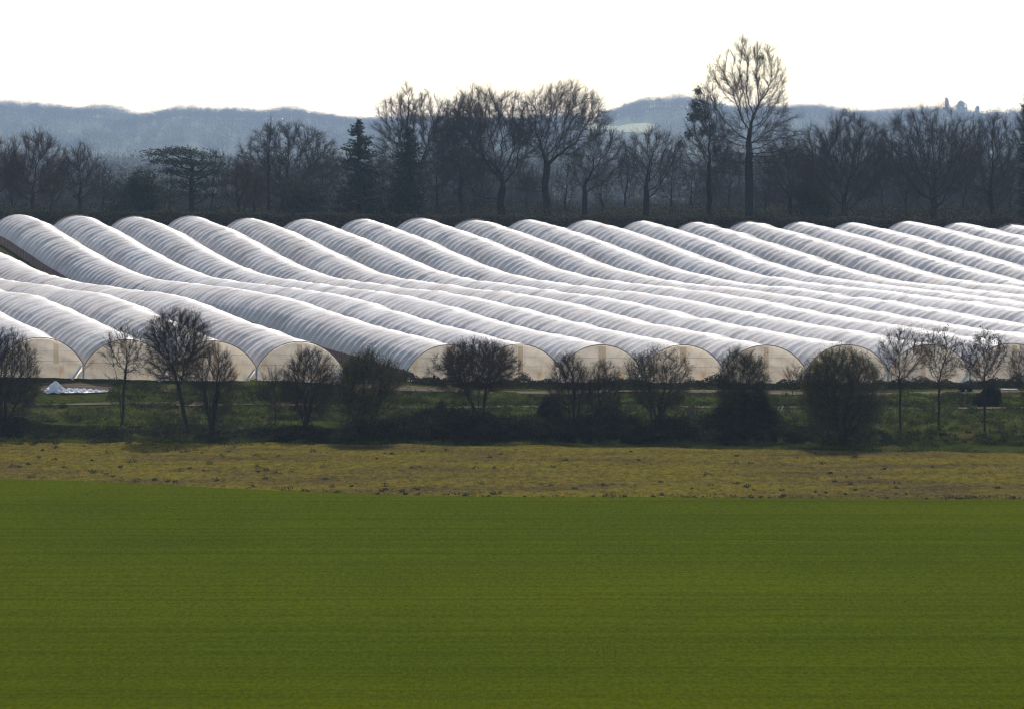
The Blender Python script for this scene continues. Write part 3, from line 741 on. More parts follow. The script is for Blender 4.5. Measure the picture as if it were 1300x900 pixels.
spruce('dark pine cut by the right edge of the photo', 1306, 466, 16, 128, 275, 62, shape=.3, droop=.2, name='pine_tree')
def cedar():
    Y = 472; x = PX(243, Y); rng = np.random.default_rng(70); zb = gz1(x, Y)
    root = thing('cedar_tree', 'flat-topped cedar with level plates of dark foliage', 'tree', (x, Y, zb), WG)
    L = []; C = []
    tr = [(0, 0, 0), (.1, 0, 3), (-.1, 0, 6), (.2, 0, 8.5), (.0, 0, 10)]
    a = np.array(tr, float)
    mb = MB(); mb.add(*frusta(a[:-1], a[1:], [.5, .42, .33, .22], [.42, .33, .22, .1], 7)); put(mb, 'trunk', M['bark_far'], root)
    plates = [(198, 193, 3.0), (207, 189, 3.4), (225, 187, 3.0), (240, 191, 3.6), (258, 196, 3.4), (205, 201, 2.6), (222, 203, 3.6), (244, 204, 4.0), (265, 206, 3.2),
              (210, 213, 2.6), (232, 216, 3.8), (255, 219, 3.8), (275, 214, 2.6), (222, 228, 3.4), (248, 232, 4.0), (270, 230, 3.0), (235, 244, 4.0), (262, 246, 3.6)]
    for (px, py, rad) in plates:
        c = np.array(P(px+3, py+3, Y))-np.array([x, Y, zb]); c[1] += rng.uniform(-2.5, 2.5)
        st = np.array([0, 0, max(1.5, c[2]-1.4)]); m = st*.5+c*.5+np.array([0, 0, -.3])
        L.append((st, m)); L.append((m, c))
        n = int(115*rad)
        p = rng.normal(0, 1, (n, 3))*np.array([rad*.5, rad*.5, .24]); p[:, 2] += -.05*np.abs(p[:, 0]); C.append(c+p)
    P0 = np.array([l[0] for l in L]); P1 = np.array([l[1] for l in L])
    put(MB().add(*frusta(P0, P1, .12, .08, 5)), 'limbs', M['bark_far'], root)
    put(MB().add(*leaves(np.concatenate(C), .22, rng, .5, up=1.0)), 'crown', M['needle'], root)
cedar()
def evergreen(label, cx, l, r_, top, bot, Y, seed, mat='ivy', name='holly_tree', group=WG, n=26000, size=.13, cat='tree', lumps=14):
    rng = np.random.default_rng(seed); x = PX(cx, Y); zb = gz1(x, Y); root = thing(name, label, cat, (x, Y, zb), group)
    W = (r_-l)*Y/F_PX; H = PZ(top, Y)-zb
    put(MB().add(*frusta([[0, 0, -.1]], [[0, 0, H*.7]], .25, .08, 6)), 'trunk', M['bark_far'], root)
    mb = MB()
    for i in range(lumps):
        a = rng.uniform(-1, 1); h = rng.uniform(.15, .82)*(1-.25*a*a)
        rr = rng.uniform(.16, .27)*W
        leaf_ball(mb, ((PX((l+r_)/2, Y)-x)+a*(W/2-rr*.8), rng.uniform(-.3, .3)*W*.6, max(rr*.6, min(H*h, H-rr*.9))), rr, n//lumps, size, rng, .85)
    put(mb, 'crown', M[mat], root)
    return root
evergreen('dark evergreen holly clump left of the cedar', 172, 126, 218, 211, 268, 478, 80)
evergreen('dark yew mass at the foot of the round oak', 385, 345, 425, 222, 268, 476, 81, name='yew_tree')
evergreen('dark evergreen shrub below the fir and broad oak', 505, 480, 540, 228, 272, 470, 82, name='yew_tree', n=18000)
evergreen('low dark evergreen under the dense round-crowned tree', 1030, 1000, 1065, 232, 272, 482, 83, name='holly_tree', n=18000)

# hedge along the top of the field
def hedge():
    rng = np.random.default_rng(90); Y0 = 444
    root = thing('field_hedge', 'long dark clipped hedge behind the far ends of the tunnels', 'hedge', (0, Y0, gz1(0, Y0)))
    n = 90000
    X = rng.uniform(-92, 98, n); Y = Y0+rng.uniform(-1.1, 1.1, n); hh = rng.uniform(0, 1, n)**.6
    top = np.interp(CX+X*F_PX/Y0, [0, 400, 800, 1300], [267, 271, 275, 279]); Ht = PZ(top, Y0)-gz(X, Y)+.25*wob(X, 0, 5, 6)+.12*wob(X, 0, 1.3, 16)
    C = np.stack([X, Y, gz(X, Y)+hh*np.maximum(Ht, 1.2)], -1)
    s = MB().add(*leaves(C, .17, rng))
    o = s.build('foliage', M['hedge'], root)
    k = np.arange(-92, 98, .7); S0 = np.stack([k, Y0+0*k, gz(k, Y0)-.1], -1); S1 = S0+np.stack([rng.normal(0, .3, len(k)), rng.normal(0, .3, len(k)), 0*k+2.2], -1)
    MB().add(*frusta(S0, S1, .05, .03, 4)).build('stems', M['bark_far'], root)
hedge()
# undergrowth inside the wood
def wood_floor():
    rng = np.random.default_rng(91); n = 60000
    X = rng.uniform(-105, 110, n); Y = rng.uniform(455, 530, n); h = rng.uniform(0, 1, n)*(1.2+1.6*np.clip(wob(X, Y, 12, 2)+.4, 0, 1.5))
    C = np.stack([X, Y, gz(X, Y)+h], -1)
    o = MB().add(*leaves(C, .22, rng)).build('undergrowth', M['hedge']); tag(o, kind='stuff', label='brown undergrowth on the floor of the wood')
wood_floor()

# ---------------------------------------------------------------- bushes and trees of the near hedge line
NG = 'trees and bushes of the near hedge line'
def near(label, px, base, l, r_, top, bot, seed, name='bare_tree', cat='tree', tr=.12, Yover=None, **kw):
    Y = Yover or F_PX*(CAM_H-.4)/(base-HORIZON)
    x = PX(px, Y); w = (r_-l)*Y/F_PX; coff = PX((l+r_)/2, Y)-x
    d = dict(step=.22, kill=.30, infl=2.6, per=5, tl=.72, tr=.0075, sub=3, tip=.009, mats=('bark_near', 'twig_near'), group=NG, n=1000, gnarl=.14, holes=.2)
    d.update(kw); ex = d.get('extra')
    return bare_tree(name, label, cat, x, Y, w, PZ(top, Y), PZ(bot, Y), tr, seed, coff=coff, **d)
def st(rng_, n, spread, h, lean=0.):
    g = np.random.default_rng(rng_)
    return [(lean+spread*math.cos(q*6.28/n+g.uniform(-.4, .4))*g.uniform(.5, 1.1), spread*.7*math.sin(q*6.28/n), 9, h*g.uniform(.75, 1.1)) for q in range(n)]
near('dark tangled bush cut by the left edge of the photo', 5, 545, -32, 52, 418, 540, 201, 'hawthorn_bush', 'bush', stems=st(1, 6, .8, 2.2), per=4, n=1300, kind='oval')
near('thin forked bare tree behind which the second tunnel ends', 155, 545, 122, 190, 410, 490, 202, tr=.13, n=420, per=2, stems=[(.25, 0, 14, 4.6), (-.45, .1, 12, 3.9)], holes=.45, kind='oval', sub=2, tl=.6)
near('leaning bare tree with a round crown of fine twigs', 238, 552, 180, 272, 392, 490, 203, tr=.20, fork=3.4, lean=-.75, n=1200, per=4, kind='round', holes=.1, coff_=None) if False else None
bare_tree('bare_tree', 'leaning bare tree with a round crown of fine twigs', 'tree', PX(238, 244), 244, 92*244/F_PX, PZ(392, 244), PZ(492, 244), .20, 203,
          fork=3.6, lean=-.65, n=1300, per=4, kind='round', holes=.08, coff=PX(226, 244)-PX(238, 244), step=.22, kill=.30, infl=2.6, tl=.72, tr=.0075, sub=3, tip=.011,
          mats=('bark_near', 'twig_near'), group=NG, gnarl=.2)
near('upright many-stemmed bush right of the leaning tree', 268, 552, 244, 302, 438, 544, 204, 'hazel_bush', 'bush', stems=st(2, 8, .55, 3.6), n=900, per=3, kind='column', gnarl=.15, up=.6)
near('slight sapling left of the many-stemmed hazel', 350, 548, 328, 372, 466, 525, 205, tr=.08, n=320, per=3, fork=1.8, holes=.25)
near('many-stemmed dark bush in front of the alley tunnel end', 388, 550, 358, 432, 441, 540, 206, 'hazel_bush', 'bush', stems=st(3, 7, .8, 3.0), n=1100, per=4, kind='oval')
near('wide rounded olive-green bush at the mouth of the alley', 462, 555, 424, 514, 446, 545, 207, 'willow_bush', 'bush', stems=st(4, 8, 1.3, 2.4), n=1500, per=4, kind='oval', holes=.05, bud=(9000, .055, 'bud'), up=.5)
near('wide two-stemmed bare tree with spreading dark crown', 612, 548, 543, 662, 432, 505, 208, tr=.17, stems=[(-1.1, 0, 14, 3.0), (.25, .2, 14, 2.9), (-.3, -.2, 12, 2.6)], n=1600, per=4, kind='dome', holes=.3, gnarl=.22)
near('left one of the paired dark bushes near the middle', 727, 550, 692, 754, 450, 540, 209, 'hawthorn_bush', 'bush', stems=st(5, 5, .5, 3.0), n=1000, per=4, kind='oval', gnarl=.2)
near('right one of the paired dark bushes near the middle', 762, 552, 742, 794, 456, 540, 210, 'hawthorn_bush', 'bush', stems=st(6, 4, .35, 3.2), n=800, per=4, kind='oval', gnarl=.2)
near('vase-shaped olive bush right of the paired bushes', 832, 552, 792, 882, 440, 535, 211, 'hawthorn_bush', 'bush', stems=st(7, 6, .85, 3.0), n=1400, per=3, kind='fan', bud=(4500, .05, 'bud'), gnarl=.18)
near('compact tree rising out of a dark bramble mound', 942, 550, 908, 978, 440, 530, 212, tr=.16, fork=2.4, n=1300, per=4, kind='oval', bud=(3500, .05, 'bud'), gnarl=.2)
near('big round green bush, the fullest in the hedge line', 1070, 560, 1010, 1128, 442, 556, 213, 'willow_bush', 'bush', stems=st(8, 10, 1.5, 3.0), n=2200, per=4, kind='oval', holes=.0, bud=(15000, .055, 'bud'), up=.4)
near('slimmest thin tree right of the big round green bush', 1143, 546, 1112, 1186, 415, 500, 214, tr=.11, stems=[(-.1, 0, 16, 4.4), (.7, .2, 12, 3.0)], n=480, per=2, kind='fan', tl=.7, holes=.3, up=.6, gnarl=.18)
near('thin ash tree with sparse dark seed clusters', 1192, 546, 1162, 1228, 418, 495, 215, 'ash_tree', tr=.12, fork=3.6, n=420, per=2, kind='fan', tl=.6, holes=.3, up=.6, gnarl=.18, bud=(420, .075, 'seed'))
near('thin ash tree with its top thick with dark seed clusters', 1250, 546, 1212, 1282, 418, 495, 216, 'ash_tree', tr=.12, fork=3.6, n=450, per=2, kind='fan', tl=.6, holes=.3, up=.6, gnarl=.18, bud=(900, .085, 'seed'))
near('bare tree cut by the right edge of the photo', 1302, 550, 1276, 1335, 438, 510, 217, tr=.12, fork=2.8, n=600, per=3, kind='fan')
near('small wispy brown sapling standing near the tunnel end', 1006, 505, 992, 1022, 462, 496, 218, tr=.04, n=160, per=2, fork=1.2, Yover=283, mats=('bark_near', 'twig_red'), tl=.5, up=.7, kind='column')

# bramble thickets: masses too tangled to count
def thicket(name, label, px0, px1, Y, depth, hfun, n, seed, mat='bramble', size=.10, kind='stuff', cat=None, group=None):
    rng = np.random.default_rng(seed)
    x0, x1 = PX(px0, Y), PX(px1, Y)
    X = rng.uniform(x0, x1, n); u = rng.uniform(-1, 1, n); Yv = Y+u*depth
    h = hfun((CX+X*F_PX/Y))*(1-.55*u*u)*(1+.42*wob(X, Yv, 2.2, seed)+.2*wob(X, Yv, .7, seed+1))
    kk = ~((X > PX(50, 279)) & (X < PX(140, 279)) & (Yv > 274) & (Yv < 283)); X, Yv, h = X[kk], Yv[kk], h[kk]; n = len(X)
    C = np.stack([X, Yv, gz(X, Yv)+np.maximum(h, .05)*rng.uniform(0, 1, n)**.55], -1)
    mb = MB().add(*leaves(C, size, rng))
    k = n//9; s = C[:k]; e = s+nrm(rng.normal(size=(k, 3))+np.array([0, 0, .8]))*rng.uniform(.2, .6, (k, 1)); mb.add(*spikes(s, e, .008))
    if kind == 'stuff':
        o = mb.build(name, M[mat]); tag(o, label, kind='stuff')
    else:
        c = (x0+x1)/2; o = mb.build(name, M[mat], origin=(c, Y, gz1(c, Y))); tag(o, label, cat, group)
    return o
thicket('undergrowth', 'dark bramble and ivy undergrowth along the foot of the near hedge line', 270, 1130, 243.5, 3.2,
        lambda p: np.interp(p, [270, 330, 420, 520, 560, 640, 700, 800, 880, 1000, 1090, 1130], [.35, .6, .9, 1.9, 1.9, 1.7, 1.9, 1.7, 1.6, 1.1, .8, .3]), 120000, 301)
thicket('bramble_mound', 'dark conical bramble mound around the foot of the compact tree', 893, 1005, 245, 2.6,
        lambda p: np.interp(p, [893, 915, 940, 965, 990, 1005], [1.0, 2.4, 3.2, 3.0, 1.9, .9]), 30000, 302, kind='thing', cat='bush', group=NG)
thicket('bramble_bush', 'dark rounded bush filling the gap before the wide two-stemmed tree', 518, 575, 246, 2.0,
        lambda p: np.interp(p, [518, 535, 560, 575], [.9, 2.0, 2.1, 1.2]), 14000, 303, kind='thing', cat='bush', group=NG)
thicket('bramble_bush', 'dark bush at the left foot of the paired bushes', 672, 712, 246, 1.8,
        lambda p: np.interp(p, [672, 690, 705, 712], [.9, 2.5, 2.5, 1.6]), 11000, 304, kind='thing', cat='bush', group=NG)
thicket('bramble_bush', 'dark square-cut bush behind the trunk of the last ash tree', 1236, 1270, 276, 1.1,
        lambda p: np.interp(p, [1238, 1242, 1264, 1268], [1.0, 1.6, 1.6, 1.1]), 8000, 305, kind='thing', cat='bush', size=.07)
thicket('undergrowth', 'dark scrub at the foot of the leftmost bush and thin trees', -30, 290, 246.5, 3.0,
        lambda p: np.interp(p, [-30, 0, 45, 100, 180, 240, 290], [2.0, 1.4, .5, .2, .25, .4, .5]), 30000, 306)
thicket('weeds', 'dark weeds along the foot of the tunnel ends', -60, 1340, 294.5, 1.6,
        lambda p: .75+.25*np.sin(p*.05)+.15*np.sin(p*.21), 60000, 307, size=.09)
thicket('weeds', 'green weeds between track and path', -60, 1340, 279, 3.6,
        lambda p: .45+.2*np.sin(p*.023)+.15*np.sin(p*.11), 60000, 308, mat='weed', size=.10)
# rough clumpy greenery over the bank
def clumps(label, name, n, y0, y1, seed, mat, rr=(.35, .9), hh=(.2, .55), per=70, size=.075, xr=(-1, 1)):
    rng = np.random.default_rng(seed); C = []
    for i in range(n):
        Y = rng.uniform(y0, y1); px = rng.uniform(-40, 1340); x = PX(px, Y)
        if wob(x, Y, 6, seed) < rng.uniform(-.9, .5) or (45 < px < 145 and 273 < Y < 284): continue
        r_, h_ = rng.uniform(*rr), rng.uniform(*hh)
        p = nrm(rng.normal(size=(per, 3))); p[:, 2] = np.abs(p[:, 2]); p *= rng.uniform(.4, 1, (per, 1))
        C.append(np.stack([x+p[:, 0]*r_, Y+p[:, 1]*r_, gz(x, Y)+p[:, 2]*h_], -1))
    o = MB().add(*leaves(np.concatenate(C), size, rng)).build(name, M[mat]); tag(o, label, kind='stuff')
clumps('clumpy green nettles and cow parsley over the bank', 'weeds', 4200, 238, 283, 401, 'weed', hh=(.25, .85), rr=(.3, .7))
clumps('dark bramble patches low on the bank', 'undergrowth', 1700, 239, 282, 402, 'bramble', hh=(.2, .7))
clumps('dry stalks and dead grass on the bank', 'dead_grass', 500, 240, 292, 403, 'dry', hh=(.15, .4), per=45)
def fringe():
    rng = np.random.default_rng(410); n = 40000
    X = PX(rng.uniform(-30, 1330, n), 237); Y = yb_fallow(X)+rng.uniform(-.35, 1.8, n)
    C = np.stack([X, Y, gz(X, Y)+rng.uniform(0, .32, n)*(1+.5*wob(X, Y, 2.5, 4))], -1)
    o = MB().add(*leaves(C, .07, rng, .3)).build('grass', M['weed']); tag(o, 'green grass fringe between bank and fallow strip', kind='stuff')
    n = 26000
    X = PX(rng.uniform(-30, 1330, n), 215); Y = yb_green(X)+(yb_fallow(X)-yb_green(X))*rng.uniform(0, 1, n)
    k = wob(X*.4, Y, 2.2, 7) > rng.uniform(-.8, 1.2, n); X, Y = X[k], Y[k]
    C = np.stack([X, Y, gz(X, Y)+.17+rng.uniform(0, .10, len(X))], -1)
    o = MB().add(*leaves(C, .07, rng, .45)).build('dead_grass', M['dry']); tag(o, 'tufty dry grass over the fallow strip', kind='stuff')
    C = []
    for i in range(160):
        px = rng.uniform(-20, 1320); x = PX(px, 212)
        t = rng.uniform(0, 1)**(2.6 if px > 350 else 1.0)*.9+.01; Y = float(yb_green(x)+(yb_fallow(x)-yb_green(x))*t)
        s = rng.uniform(.10, .34)*(1.25 if px < 450 else .8)
        p = nrm(rng.normal(size=(46, 3)))*rng.uniform(.3, 1, (46, 1)); p[:, 2] = np.abs(p[:, 2])
        C.append(np.stack([x+p[:, 0]*s*1.3, Y+p[:, 1]*s, gz(x, Y)+.15+p[:, 2]*s], -1))
    n = 2600; X = PX(rng.uniform(520, 1320, n), 203); Y = yb_green(X)+rng.uniform(-.1, .7, n); k = wob(X, 0, 3, 17) > rng.uniform(-.6, .9, n)
    C.append(np.stack([X, Y, gz(X, Y)+rng.uniform(.15, .45, n)], -1)[k])
    o = MB().add(*leaves(np.concatenate(C), .055, rng, .6)).build('weeds', M['bramble']); tag(o, 'small dark dock and thistle clumps dotted over the fallow strip', kind='stuff')
fringe()
def cereal():
    rng = np.random.default_rng(420); n = 60000
    Y = 100+(F_PX*CAM_H/(625-HORIZON)-100)*rng.uniform(0, 1, n)**.8; X = PX(rng.uniform(-30, 1330, n), Y)
    k = Y < yb_green(X); X, Y = X[k], Y[k]
    Yr = np.round((Y+X*.012)/.32)*.32-X*.012+rng.normal(0, .05, len(X))
    z = gz(X, Yr)+.24
    S = np.stack([X, Yr, z-.03], -1); E = S+np.stack([rng.normal(0, .05, len(X)), rng.normal(0, .05, len(X)), rng.uniform(.05, .10, len(X))], -1)
    o = MB().add(*spikes(S, E, .014)).build('cereal_shoots', M['shoot']); tag(o, 'short green cereal shoots across the near field', kind='stuff')
M['shoot'] = simple('cereal_shoot', [(.3, (.045, .065, .003)), (.7, (.065, .085, .004))], .2, .7, trans=.35)
cereal()

# ---------------------------------------------------------------- small things by the tunnels
def plastic_heap():
    rng = np.random.default_rng(500); Y = 279; x = PX(69, Y); zb = gz1(x, Y)
    root = thing('plastic_sheet_heap', 'peaked heap of crumpled white polythene with a loose tail, left of the thin tree', 'plastic sheet', (x, Y, zb))
    n = 34; m = 22; th = np.linspace(0, 2*math.pi, n, endpoint=False); V = []
    for j in range(m):
        t = j/(m-1); rad = (1-t)**.75*.85*(1-.15*math.sin(t*3.14)); h = 1.0*(t**.8)+.07*np.sin(th*4+t*6)*(1-t)*t*4
        rr = rad*(1+.16*np.sin(th*5+t*4)+.10*np.sin(th*9-t*7)+.05*rng.normal(size=n))
        V.append(np.stack([-.15*t*0+.12*t+rr*np.cos(th)*1.15, rr*np.sin(th)*.9, h+.05*np.sin(th*7+j)], -1))
    V = np.concatenate(V); i = np.arange(m-1)[:, None]*n; k = np.arange(n)[None]; k2 = (k+1) % n
    Fq = np.stack([(i+k).ravel(), (i+k2).ravel(), (i+n+k2).ravel(), (i+n+k).ravel()], 1)
    put(MB().add(V, Fq), 'heap', M['sheet'], root)
    nx, ny = 90, 18; X = np.linspace(.6, 4.9, nx); T = np.linspace(-1, 1, ny)
    V = []
    for tt in T:
        wdt = np.interp(X, [.6, 1.5, 3, 4.2, 4.9], [.8, .95, .8, .35, .12])
        cr = .5+.5*np.sin(X*7+tt*5)*np.sin(X*3.3-tt*4+1)+.25*np.sin(X*15+tt*9)+.15*rng.normal(size=nx)
        z = (.07+.34*np.clip(cr, 0, 1.3)*np.interp(X, [.6, 2.5, 4.9], [1, .8, .18]))*(1-abs(tt)**3)+.03
        V.append(np.stack([X, tt*wdt+.1*np.sin(X*4), z], -1))
    V = np.concatenate(V); i = (np.arange(ny-1)[:, None]*nx+np.arange(nx-1)[None]).ravel()
    put(MB().add(V, np.stack([i, i+1, i+nx+1, i+nx], 1)), 'loose_tail', M['sheet'], root)
plastic_heap()
# low dark trailer on the track, stakes, pale boards
M['rust'] = simple('rusty_steel', [(.3, (.025, .018, .016)), (.7, (.07, .045, .035))], 4, .8)
M['rubber'] = simple('tyre_rubber', [(.3, (.012, .012, .012)), (.7, (.03, .03, .03))], 4, .9)
M['timber'] = simple('weathered_timber', [(.3, (.28, .26, .23)), (.7, (.5, .48, .44))], 4, .9)
def trailer():
    Y = 287; x = PX(1226, Y); zb = gz1(x, Y)+.07
    root = thing('farm_trailer', 'low dark flat farm trailer parked on the track behind the thin ash trees', 'trailer', (x, Y, zb))
    put(MB().add(*box(-.75, .75, -.6, .6, .42, .50)).add(*box(-.75, .75, -.62, -.58, .50, .68)).add(*box(-.75, .75, .58, .62, .50, .68)).add(*box(-.77, -.73, -.6, .6, .50, .68)), 'bed', M['rust'], root)
    put(MB().add(*frusta([[.75, 0, .45]], [[1.35, 0, .35]], .04, .03, 6)).add(*frusta([[-.75, -.3, .4]], [[.75, -.3, .4]], .05, .05, 6)), 'drawbar', M['rust'], root)
    for sx in (-.4, .3):
        for sy in (-.66, .66):
            put(MB().add(*frusta([[sx, sy-.07, .22]], [[sx, sy+.07, .22]], .22, .22, 16)).add(*frusta([[sx, sy-.075, .22]], [[sx, sy-.07, .22]], .02, .20, 16)), 'wheel', M['rubber'], root)
trailer()
def pallet(px, Y, label):
    x = PX(px, Y); zb = gz1(x, Y)+.07; root = thing('pallet', label, 'pallet', (x, Y, zb), 'pallets by the track')
    mb = MB()
    for i in range(7): mb.add(*box(-.6+i*.19, -.5+i*.19, -.5, .5, .11, .13))
    for y in (-.45, 0, .38): mb.add(*box(-.6, .64, y, y+.09, .02, .11))
    put(mb, 'deck', M['timber'], root)
pallet(1283, 288, 'pale flat pallet at the right edge, nearer the photo edge')
pallet(1269, 288, 'pale flat pallet on the track just right of the dark square-cut bush')
for j, (px, dx, lab) in enumerate(((985, .28, 'left one of the two white tilted stakes on the bank'), (990, .30, 'right one of the two white tilted stakes on the bank'))):
    Y = 268; x = PX(px, Y); z = gz1(x, Y)
    o = MB().add(*frusta([[x, Y, z]], [[x+dx, Y, z+.55]], .03, .02, 5)).build('stake', M['strap'], origin=(x, Y, z)); tag(o, lab, 'stake', 'white stakes')

# ---------------------------------------------------------------- far hills and their woods
def hill_top(px): # photo row of the tree line on the ridge
    return np.interp(px, [-500, 0, 60, 140, 182, 230, 300, 380, 440, 480, 560, 640, 700, 745, 775, 800, 830, 870, 905, 940, 1000, 1040, 1060, 1120, 1160, 1230, 1300, 1800],
                         [128, 131, 133, 137, 146, 137, 139, 139, 147, 150, 148, 148, 146, 146, 138, 128, 123, 124, 130, 134, 136, 134, 141, 139, 136, 143, 141, 134])
YR = 4800.
def hill_z(X, Y):
    px = CX+X*F_PX/YR
    crest = PZ(hill_top(px)+13, YR)                      # ridge ground, trees stand about 9 m above it
    t = sstep(3450, YR, Y)**.9
    fall = 1-.35*sstep(YR, 6900, Y)
    return 0.2+(crest-.2)*t*fall+1.2*wob(X, Y, 160, 31)*t
hx = np.arange(-2100, 2101, 32.0); hy = lines((3350, 5100, 35), (5100, 6900, 150))
o = grid_sheet('hills', hx, hy, mat=M['hill'], zfun=hill_z); tag(o, kind='structure')
def row_of(X, Y): return HORIZON+(CAM_H-hill_z(X, Y))*F_PX/Y
def pasture():
    # pale fields on the slope, seen between the woods
    px = np.linspace(738, 832, 40); Yg = np.linspace(3600, YR, 400); V = []; nt_ = 14
    lo = np.interp(px, [738, 768, 790, 812, 832], [168, 166, 169, 171, 170]); hi = np.interp(px, [738, 768, 785, 800, 820, 832], [160, 161, 162, 159, 158, 160])
    Ya = []; Yb = []
    for p_, a_, b_ in zip(px, lo, hi):
        rows = row_of((p_-CX)*Yg/F_PX, Yg); Ya.append(np.interp(-a_, -rows, Yg)); Yb.append(np.interp(-b_, -rows, Yg))
    Ya, Yb = np.array(Ya), np.array(Yb)
    for t in np.linspace(0, 1, nt_):
        Y = Ya*(1-t)+Yb*t; X = (px-CX)*Y/F_PX; V.append(np.stack([X, Y, hill_z(X, Y)+1.6], -1))
    n = len(px); i = (np.arange(nt_-1)[:, None]*n+np.arange(n-1)[None]).ravel()
    o = mk('pasture', np.concatenate(V), np.stack([i, i+1, i+n+1, i+n], 1), M['pasture'], smooth=True); tag(o, kind='structure')
pasture()
def far_wood():
    rng = np.random.default_rng(600)
    n = 6500
    X = rng.uniform(-980, 980, n); Y = rng.uniform(3700, 4880, n)
    edge = rng.uniform(-980, 980, 3400); X = np.concatenate([X, edge]); Y = np.concatenate([Y, YR+rng.uniform(-330, 120, 3400)])
    px = CX+X*F_PX/Y; row = row_of(X, Y)+3*wob(X, Y, 90, 44)
    inp = (px > 742) & (px < 829) & (row > 157) & (row < 184)
    X, Y = X[~inp], Y[~inp]; px = px[~inp]
    h = rng.uniform(11, 20, len(X))*(1+.18*wob(X, Y, 60, 33)+.2*wob(X, 0*Y, 22, 37)); w = h*rng.uniform(.38, .6, len(X)); z = hill_z(X, Y)
    m = 64
    p = nrm(rng.normal(size=(len(X), m, 3)))*(rng.uniform(.2, 1, (len(X), m, 1))**.5)
    C = np.stack([X[:, None]+p[..., 0]*w[:, None], Y[:, None]+p[..., 1]*w[:, None], z[:, None]+h[:, None]*(.58+p[..., 2]*.44)], -1).reshape(-1, 3)
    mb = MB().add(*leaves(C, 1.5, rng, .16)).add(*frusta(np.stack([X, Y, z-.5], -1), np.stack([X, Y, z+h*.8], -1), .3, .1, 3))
    o = mb.build('far_woods', M['farwood_hazed']); tag(o, 'hazy blue wooded ridge along the skyline', kind='stuff')
far_wood()
def middle_wood():
    rng = np.random.default_rng(610); n = 4200
    Y = rng.uniform(850, 2700, n); px = rng.uniform(-60, 1360, n); X = PX(px, Y)
    h = rng.uniform(10, 17, n)*(1+.2*wob(X, Y, 90, 35)); w = h*rng.uniform(.35, .55, n); z = gz(X, Y); m = 44
    p = nrm(rng.normal(size=(n, m, 3)))*(rng.uniform(.2, 1, (n, m, 1))**.5)
    C = np.stack([X[:, None]+p[..., 0]*w[:, None], Y[:, None]+p[..., 1]*w[:, None], z[:, None]+h[:, None]*(.55+p[..., 2]*.45)], -1).reshape(-1, 3)
    o = MB().add(*leaves(C, 1.1, rng, .22)).add(*frusta(np.stack([X, Y, z-.5], -1), np.stack([X, Y, z+h*.8], -1), .25, .1, 3)).build('distant_woods', M['farwood_hazed'])
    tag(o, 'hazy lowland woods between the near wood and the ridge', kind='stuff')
middle_wood()
# trees one can tell apart on the right of the ridge
FG = 'separate trees on the far ridge'
def far_tree(label, px, top, wpx, kind, seed):
    rng = np.random.default_rng(seed); Y = 4770.; x = PX(px, Y); zb = float(hill_z(x, Y)); H = PZ(top, Y)-zb; W = wpx*Y/F_PX
    root = thing('far_conifer' if kind == 'con' else 'far_tree', label, 'tree', (x, Y, zb), FG)
    put(MB().add(*frusta([[0, 0, -.5]], [[0, 0, H*.9]], .5, .15, 5)), 'trunk', M['bark_far'], root)
    n = 1300; t = rng.uniform(.12 if kind == 'con' else .3, 1, n)
    if kind == 'con': rad = W/2*1.5*(1-t)**.75*(.7+.5*np.sin(t*38))+.2
    else: rad = W/2*np.sqrt(np.clip(1-((t-.66)/.35)**2, 0, 1))+.2
    a = rng.uniform(0, 6.28, n); rad = rad*(1+.35*np.sin(a*3+t*9)); q = rng.uniform(.2, 1, n)**.6
    C = np.stack([np.cos(a)*rad*q, np.sin(a)*rad*q, t*H], -1)+rng.normal(0, .9, (n, 3))
    put(MB().add(*leaves(C, 1.2, rng, .6)), 'crown', M['needle'], root)
far_tree('narrow conifer pricking above the far ridge at right', 1202, 126, 7, 'con', 701)
far_tree('lollipop-shaped tree above the far ridge at right', 1220, 130, 13, 'round', 702)
far_tree('small pointed conifer right of the lollipop-shaped one on the ridge', 1241, 136, 7, 'con', 703)

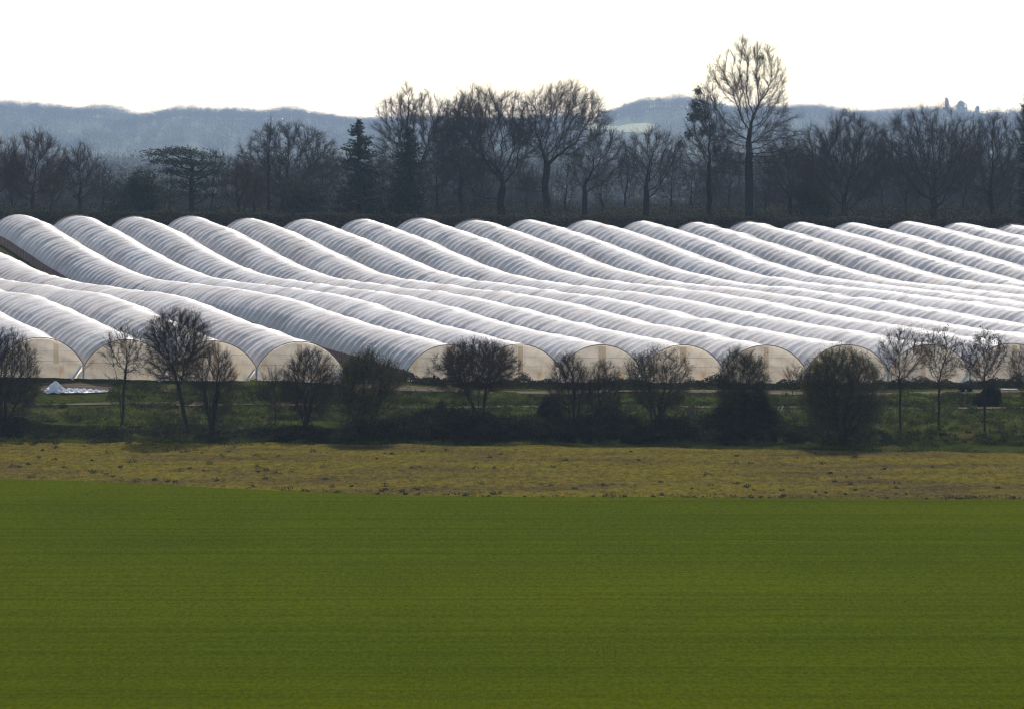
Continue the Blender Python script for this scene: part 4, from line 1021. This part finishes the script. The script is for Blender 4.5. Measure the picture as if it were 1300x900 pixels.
# ---------------------------------------------------------------- air
def haze():
    V, Fq = box(-2560, 2560, -60, 7060, -1.6, 110)
    m, nt, N, L = new_mat('haze_air'); v = N.new('ShaderNodeVolumePrincipled')
    v.inputs['Color'].default_value = (.58, .76, 1.0, 1); v.inputs['Density'].default_value = HAZE_D; v.inputs['Anisotropy'].default_value = .3
    out = N.new('ShaderNodeOutputMaterial'); L.new(v.outputs[0], out.inputs['Volume'])
    o = mk('haze', V, Fq, m); tag(o, 'thin bluish air over the fields and the far ridge', kind='stuff')
HAZE_D = .000086
haze()

# ---------------------------------------------------------------- light
w = bpy.data.worlds.new('World'); scene.world = w; w.use_nodes = True
nt = w.node_tree; bg = nt.nodes['Background']; sky = nt.nodes.new('ShaderNodeTexSky')
SUN_EL, SUN_AZ = R(46), R(6)                     # azimuth to the right of the view axis (+Y)
sky.sky_type = 'NISHITA'; sky.sun_disc = False; sky.sun_elevation = SUN_EL; sky.sun_rotation = SUN_AZ
sky.air_density = 1.0; sky.dust_density = 1.0; sky.ozone_density = 1.0
nt.links.new(sky.outputs[0], bg.inputs[0]); bg.inputs[1].default_value = .15
ld = bpy.data.lights.new('sun', 'SUN'); ld.energy = 4.3; ld.angle = R(.55); ld.color = (1, .95, .87)
lo = bpy.data.objects.new('sun', ld); COL.objects.link(lo)
lo.rotation_euler = (R(90)-SUN_EL, 0, math.pi-SUN_AZ)

# ---------------------------------------------------------------- camera and render
cd = bpy.data.cameras.new('camera'); cam = bpy.data.objects.new('camera', cd); COL.objects.link(cam)
cam.location = (0, 0, CAM_H); cam.rotation_euler = (R(90), 0, 0)
cd.sensor_width = 36; cd.lens = 36*F_PX/1300; cd.shift_y = -(450-HORIZON)/1300.0
cd.clip_start = 1; cd.clip_end = 8000
scene.camera = cam
scene.render.engine = 'CYCLES'
c = scene.cycles
c.use_denoising = True; c.max_bounces = 7; c.diffuse_bounces = 4; c.transmission_bounces = 4; c.transparent_max_bounces = 12; c.volume_bounces = 0
c.use_adaptive_sampling = True; c.adaptive_threshold = .015
c.filter_width = 1.2
scene.render.threads_mode = 'AUTO'
vs = scene.view_settings
vs.view_transform = 'Standard'; vs.look = 'None'; vs.exposure = 0.3; vs.gamma = 1; vs.use_curve_mapping = False
